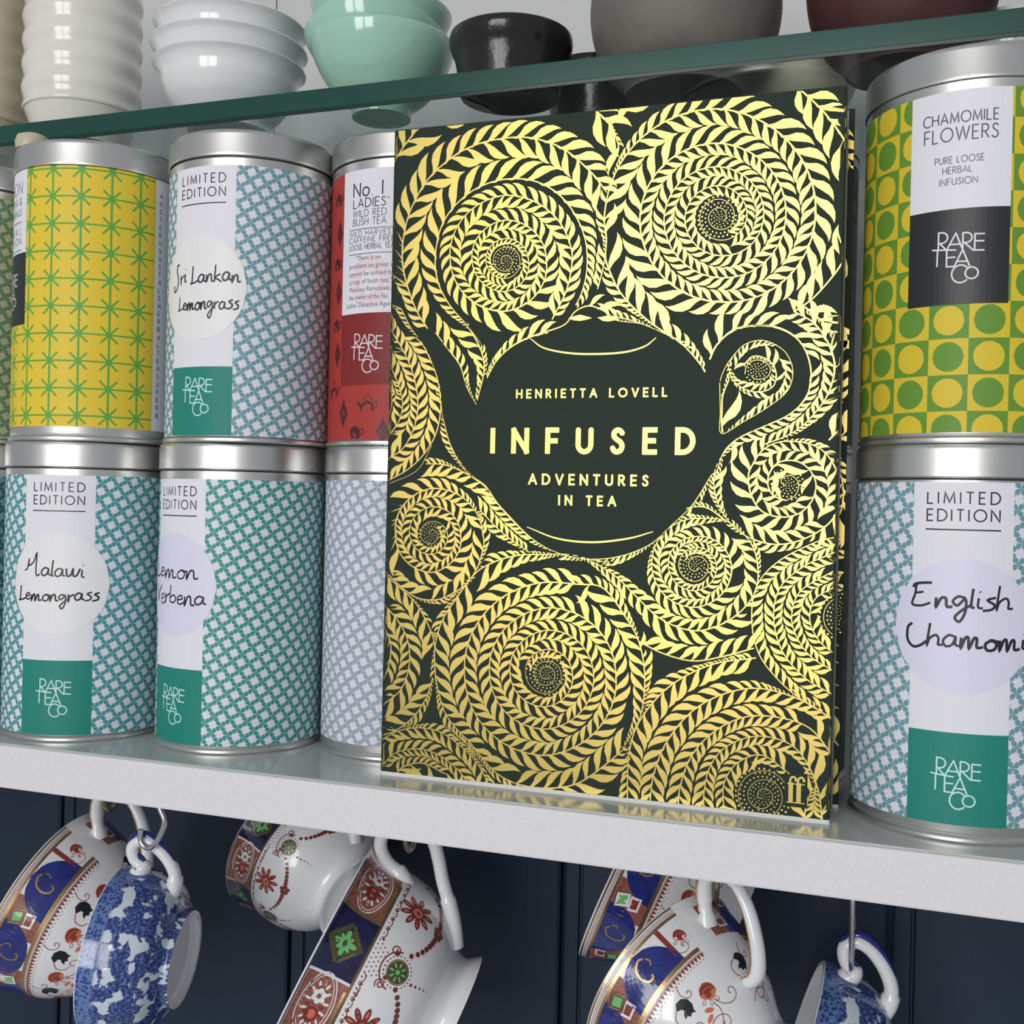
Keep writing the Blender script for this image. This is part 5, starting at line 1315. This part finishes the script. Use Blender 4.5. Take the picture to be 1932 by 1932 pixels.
def burgundy(t):
    cup_body(BURG, 'white_glaze', t, 26)
    D = Deco(BURG)
    p0, p1 = -348, -12
    D.band(p0, p1, .2, .7, 'cobalt_d', .02, ns=1)
    D.band(p0, p1, 17.6, 18.6, 'cup_brown', .06, ns=1)
    c = -22
    i = 0
    while c > -350:
        # russet medallion panel (34 deg), then cobalt star panel (30 deg)
        D.band(c - 17, c + 15, 1.0, 17.6, 'panel_r', .02, ns=7)
        D.line(c, 9.4, [(12.4 * math.cos(a), 6.3 * math.sin(a)) for a in [2 * PI * q / 32 for q in range(32)]], .42, 'white_glaze', .05, closed=True)
        D.line(c, 9.4, [(11.2 * math.cos(a), 5.3 * math.sin(a)) for a in [2 * PI * q / 32 for q in range(32)]], .3, 'white_glaze', .05, closed=True)
        for q in range(14):
            a = 2 * PI * q / 14; D.at(c, 9.4, disc(8.4 * math.cos(a), 3.6 * math.sin(a), 1.3, 7, .55, a), 'white_glaze', .055)
            D.at(c, 9.4, disc(6.4 * math.cos(a + .2), 2.7 * math.sin(a + .2), 1.1, 7, .6, a), 'burg', .06)
        for q in range(6):
            a = 2 * PI * q / 6; D.at(c, 9.4, disc(3.6 + 1.9 * math.cos(a), 1.8 * math.sin(a), 1.1, 8), 'white_glaze', .07)
        for q in range(9): D.at(c, 9.4, disc(3.6 + 1.5 * math.cos(q * 2.4) * (q / 9), 1.5 * math.sin(q * 2.4) * (q / 9), .22, 5), 'burg', .085)
        D.at(c, 9.4, disc(-3.6, 0, 3.0, 12, 2.6), 'burg', .07); D.at(c, 9.4, disc(-3.4, .2, 1.9, 10, 1.6), 'rust_l', .085); D.at(c, 9.4, disc(-3.4, .3, .8, 8, .7), 'burg', .095)
        D.band(c - 19.5, c - 17, 1.0, 17.6, 'cup_gold', .035, ns=6)
        D.band(c - 14, c + 12, 16.6, 17.7, 'cup_gold', .05, ns=1)
        b = c - 35
        D.band(b - 15.5, b + 15.5, .8, 17.6, 'cobalt_d', .02, ns=7)
        D.at(b, 9.0, [(-8.2, 0), (0, -7.6), (8.2, 0), (0, 7.6)], 'olive', .045)
        D.line(b, 9.0, [(-7.2, 0), (0, -6.6), (7.2, 0), (0, 6.6)], .25, 'cup_gold', .06, closed=True)
        for q in range(8):
            a = 2 * PI * q / 8; r = 4.9 if q % 2 == 0 else 3.7
            D.at(b, 9.0, [(r * .42 * math.cos(a - .5), r * .42 * math.sin(a - .5)), (r * .8 * math.cos(a - .22), r * .8 * math.sin(a - .22)), (r * math.cos(a), r * math.sin(a)), (r * .8 * math.cos(a + .22), r * .8 * math.sin(a + .22)), (r * .42 * math.cos(a + .5), r * .42 * math.sin(a + .5))], 'leaf_g', .07)
        D.at(b, 9.0, disc(0, 0, 2.3, 10), 'leaf_g', .068); D.at(b, 9.0, disc(0, 0, 1.1, 8), 'olive', .085)
        # lace scallops
        for q in range(12):
            ph = c + 14 - q * 5.9
            if b - 10 < ph < b + 9: continue
            D.line(ph, 19.2, arc(0, .2, 1.9, 1.9, 10, 170, 8), .33, 'burg', .04)
            D.at(ph, 20.0, disc(0, 0, .28, 6), 'burg', .04); D.at(ph - 3, 20.9, disc(0, 0, .55, 6), 'burg', .04)
        # dotted shield and green medallion under the cobalt panel
        for q in range(46):
            y = 1.0 + (q // 9) * 1.5; x = ((q % 9) - 4) * 1.75 + .8 * ((q // 9) % 2)
            if abs(x) < 8.6 - y * .75: D.at(b, 18.8, disc(x, y, .30, 6), 'burg', .04)
        D.at(b, 31.0, disc(0, 0, 4.0, 18, 4.0), 'olive', .05)
        D.line(b, 31.0, disc(0, 0, 4.3, 24, 4.3), .3, 'burg', .05, closed=True)
        for q in range(8):
            a = 2 * PI * q / 8; D.at(b, 31.0, disc(2.5 * math.cos(a), 2.5 * math.sin(a), 1.05, 7, .42, a), 'leaf_g', .07)
        D.at(b, 31.0, disc(0, 0, .9, 9), 'leaf_g', .075)
        for q in range(24):
            a = 2 * PI * q / 24; D.at(b, 31.0, disc(5.5 * math.cos(a), 5.5 * math.sin(a), .30, 6), 'burg', .04)
        for q in range(5): D.at(b - 2 + q * .5, 38.0 + q * 2.1, disc(0, 0, .62 - q * .09, 7), 'burg', .04)
        for sg in (-1, 1): D.line(b + sg * 9, 26.8, spiral_pts(.5, 2.0, 0, 500 * sg, 16), .42, 'burg', .04)
        D.line(b, 31, arc(0, 0, 6.9, 6.9, 190, 350, 14), .5, 'burg', .04)
        # festoon of beads between medallions, flower in its middle
        for q in range(19):
            u = -1 + 2 * q / 18; ph = c + u * 27.0; s = 28.6 + 12.0 * math.sqrt(max(0, 1 - u * u)) ** 1.0 - 1.0
            if abs(u) < .08: continue
            D.at(ph, s, disc(0, 0, .9 + .35 * (1 - abs(u)), 9), 'burg', .05)
        D.at(c, 39.8, [(2.6 * (1 + .16 * math.cos(5 * a)) * math.cos(a), 2.6 * (1 + .16 * math.cos(5 * a)) * math.sin(a)) for a in [2 * PI * q / 30 for q in range(30)]], 'burg', .06)
        D.at(c, 39.8, disc(0, 0, .5, 7), 'rust_l', .075)
        for q in range(9):
            a = 2 * PI * q / 9; D.at(c, 28.0, disc(4.7 * math.cos(a), 4.7 * math.sin(a), 2.7, 10, 1.15, a), 'burg', .05)
            D.at(c, 28.0, disc(5.0 * math.cos(a), 5.0 * math.sin(a), 1.4, 8, .5, a), 'rust_l', .06)
        D.at(c, 28.0, disc(0, 0, 3.1, 14, 3.0), 'burg', .06); D.at(c, 28.0, disc(-.2, .3, 2.2, 12, 2.1), 'rust_l', .075); D.at(c, 28.0, disc(-.2, .5, .9, 7, .8), 'burg', .09)
        c -= 67; i += 1
    D.build('painted_decoration', t)
    hp = catmull([(38.5, 0, 39), (41.6, 0, 44), (43.2, 0, 50), (46.8, 0, 54.8), (52, 0, 56.6), (58.5, 0, 54), (62, 0, 47), (60, 0, 39), (54, 0, 33), (47.5, 0, 28), (41.5, 0, 22.5), (36.5, 0, 18.2), (31.5, 0, 14.6), (26.5, 0, 11.5)], 6)
    hp = [(a / 1000, b / 1000, c / 1000) for a, b, c in hp]; n = len(hp)
    R = [.0031 + .0009 * (i < 8) + .0006 * (i > n * .75) for i in range(n)]
    tube('handle', hp, R, 'white_glaze', t, n=16, flat=((1, 0, 0), .85))
    return t

def willow(t):
    L = [0.0]
    for (a, b), (c, d) in zip(WILLOW, WILLOW[1:]): L.append(L[-1] + math.hypot(c - a, d - b))
    n = 96; V = []; U = []; F = []
    m = len(WILLOW); cut = [i for i in range(m) if L[i] < 43.5]
    for i in range(n + 1):
        a = 2 * PI * i / n
        for j in cut:
            r, z = WILLOW[j]; V.append(((r + .06) * math.cos(a) / 1000, (r + .06) * math.sin(a) / 1000, z / 1000)); U.append((a * 33, L[j]))
    m2 = len(cut)
    for i in range(n):
        for j in range(m2 - 1): F.append((i * m2 + j, i * m2 + j + 1, (i + 1) * m2 + j + 1, (i + 1) * m2 + j))
    cup_body(WILLOW, 'white_glaze', t, 19)
    o = smooth_angle(link_mesh('transfer_print', V, F, 'willow', parent=t, uvs=U), 60); o['label'] = 'blue landscape transfer print'
    hp = catmull([(31.5, 0, 24), (35, 0, 22), (38, 0, 25.5), (42.5, 0, 27), (46, 0, 24), (45, 0, 18.5), (40.5, 0, 12.5), (35, 0, 8.6), (30, 0, 7.8), (26.0, 0, 8.4)], 6)
    hp = [(a / 1000, b / 1000, c / 1000) for a, b, c in hp]; n = len(hp)
    R = [.0030 + .0012 * (i < 8) + .0008 * (i > n * .8) for i in range(n)]
    h = tube('handle', hp, R, 'white_glaze', t, n=16, flat=((1, 0, 0), .85))
    pr_ = [p for p in hp[6:-10]]
    tube('blue_stripe', [(a + .0022, b, c + .0005) for a, b, c in pr_], .0019, 'cobalt', h, n=8)
    return t

GC = 'old china cups hanging from hooks under the shelf'
def hook(name, label, x, y, z, kind, drop=.020, m='brass'):
    """screw hook whose curl passes under (x, y, z)"""
    t = thing(name, label, 'hook', (x, y, SHZ if y < .0125 else -.0100), 'cup hooks screwed under the shelf')
    d = (SHZ if y < .0125 else -.0100) - z
    P = [(0, 0, .002), (0, 0, -d * .35), (0, -.0035, -d * .6), (0, -.0035, -d * .92), (0, .0005, -d * 1.06), (0, .0048, -d * .98), (0, .0062, -d * .75)] if kind == 'cup' else \
        [(0, 0, .002), (.0005, 0, -d * .30), (.0030, 0, -d * .55), (.0018, 0, -d * .78), (-.0010, 0, -d), (-.0045, 0, -d * 1.10), (-.0075, 0, -d * 1.0), (-.0078, 0, -d * .78)]
    tube('hook_wire', catmull(P, 6), .0011, m, t, n=10)
    lathe('collar', [(0, -.0002), (.0042, -.0002), (.0046, -.0012), (.0030, -.0030), (.0012, -.0034)], m, t, n=24)
    return t

cups = [
 # builder, label, foot, mouth, spin
 (burgundy, 'burgundy-banded white cup hanging nearest below the book\'s left corner', 'L3'),
]
def cupthing(build, label, foot, mouth, k=1.0, spin=0.0, up=(0, 0, 1)):
    t = thing('tea_cup', label, 'cup', (0, 0, 0), GC)
    build(t)
    place(t, foot, mouth, up, spin, k)
    return t
B3 = cupthing(burgundy, 'burgundy-banded white cup with swags of red beads, in front at the centre left', *CUPS['b3'])
B2 = cupthing(burgundy, 'second burgundy-banded white cup, hanging behind and left of the front one', *CUPS['b2'])
I5 = cupthing(imari, 'cobalt and gold banded cup with red roses, front one of the right-hand pair', *CUPS['i5'])
I4 = cupthing(imari, 'cobalt and gold banded cup behind the front one of the right-hand pair', *CUPS['i4'])
I1 = cupthing(imari, 'cobalt and gold banded cup with red roses at the far left', *CUPS['i1'])
W1 = cupthing(willow, 'blue and white transfer-printed cup in front of the rose cup at far left', *CUPS['w1'])
W6 = cupthing(willow, 'blue and white transfer-printed cup hanging alone at the right', *CUPS['w6'])
I7 = cupthing(imari, 'edge of a gold-rimmed cup at the bottom right corner of the photo', *CUPS['i7'])
for nm, lb, x, y, z, kd_, m_ in HOOKS: hook('cup_hook', lb, x, y, z, kd_, m=m_)
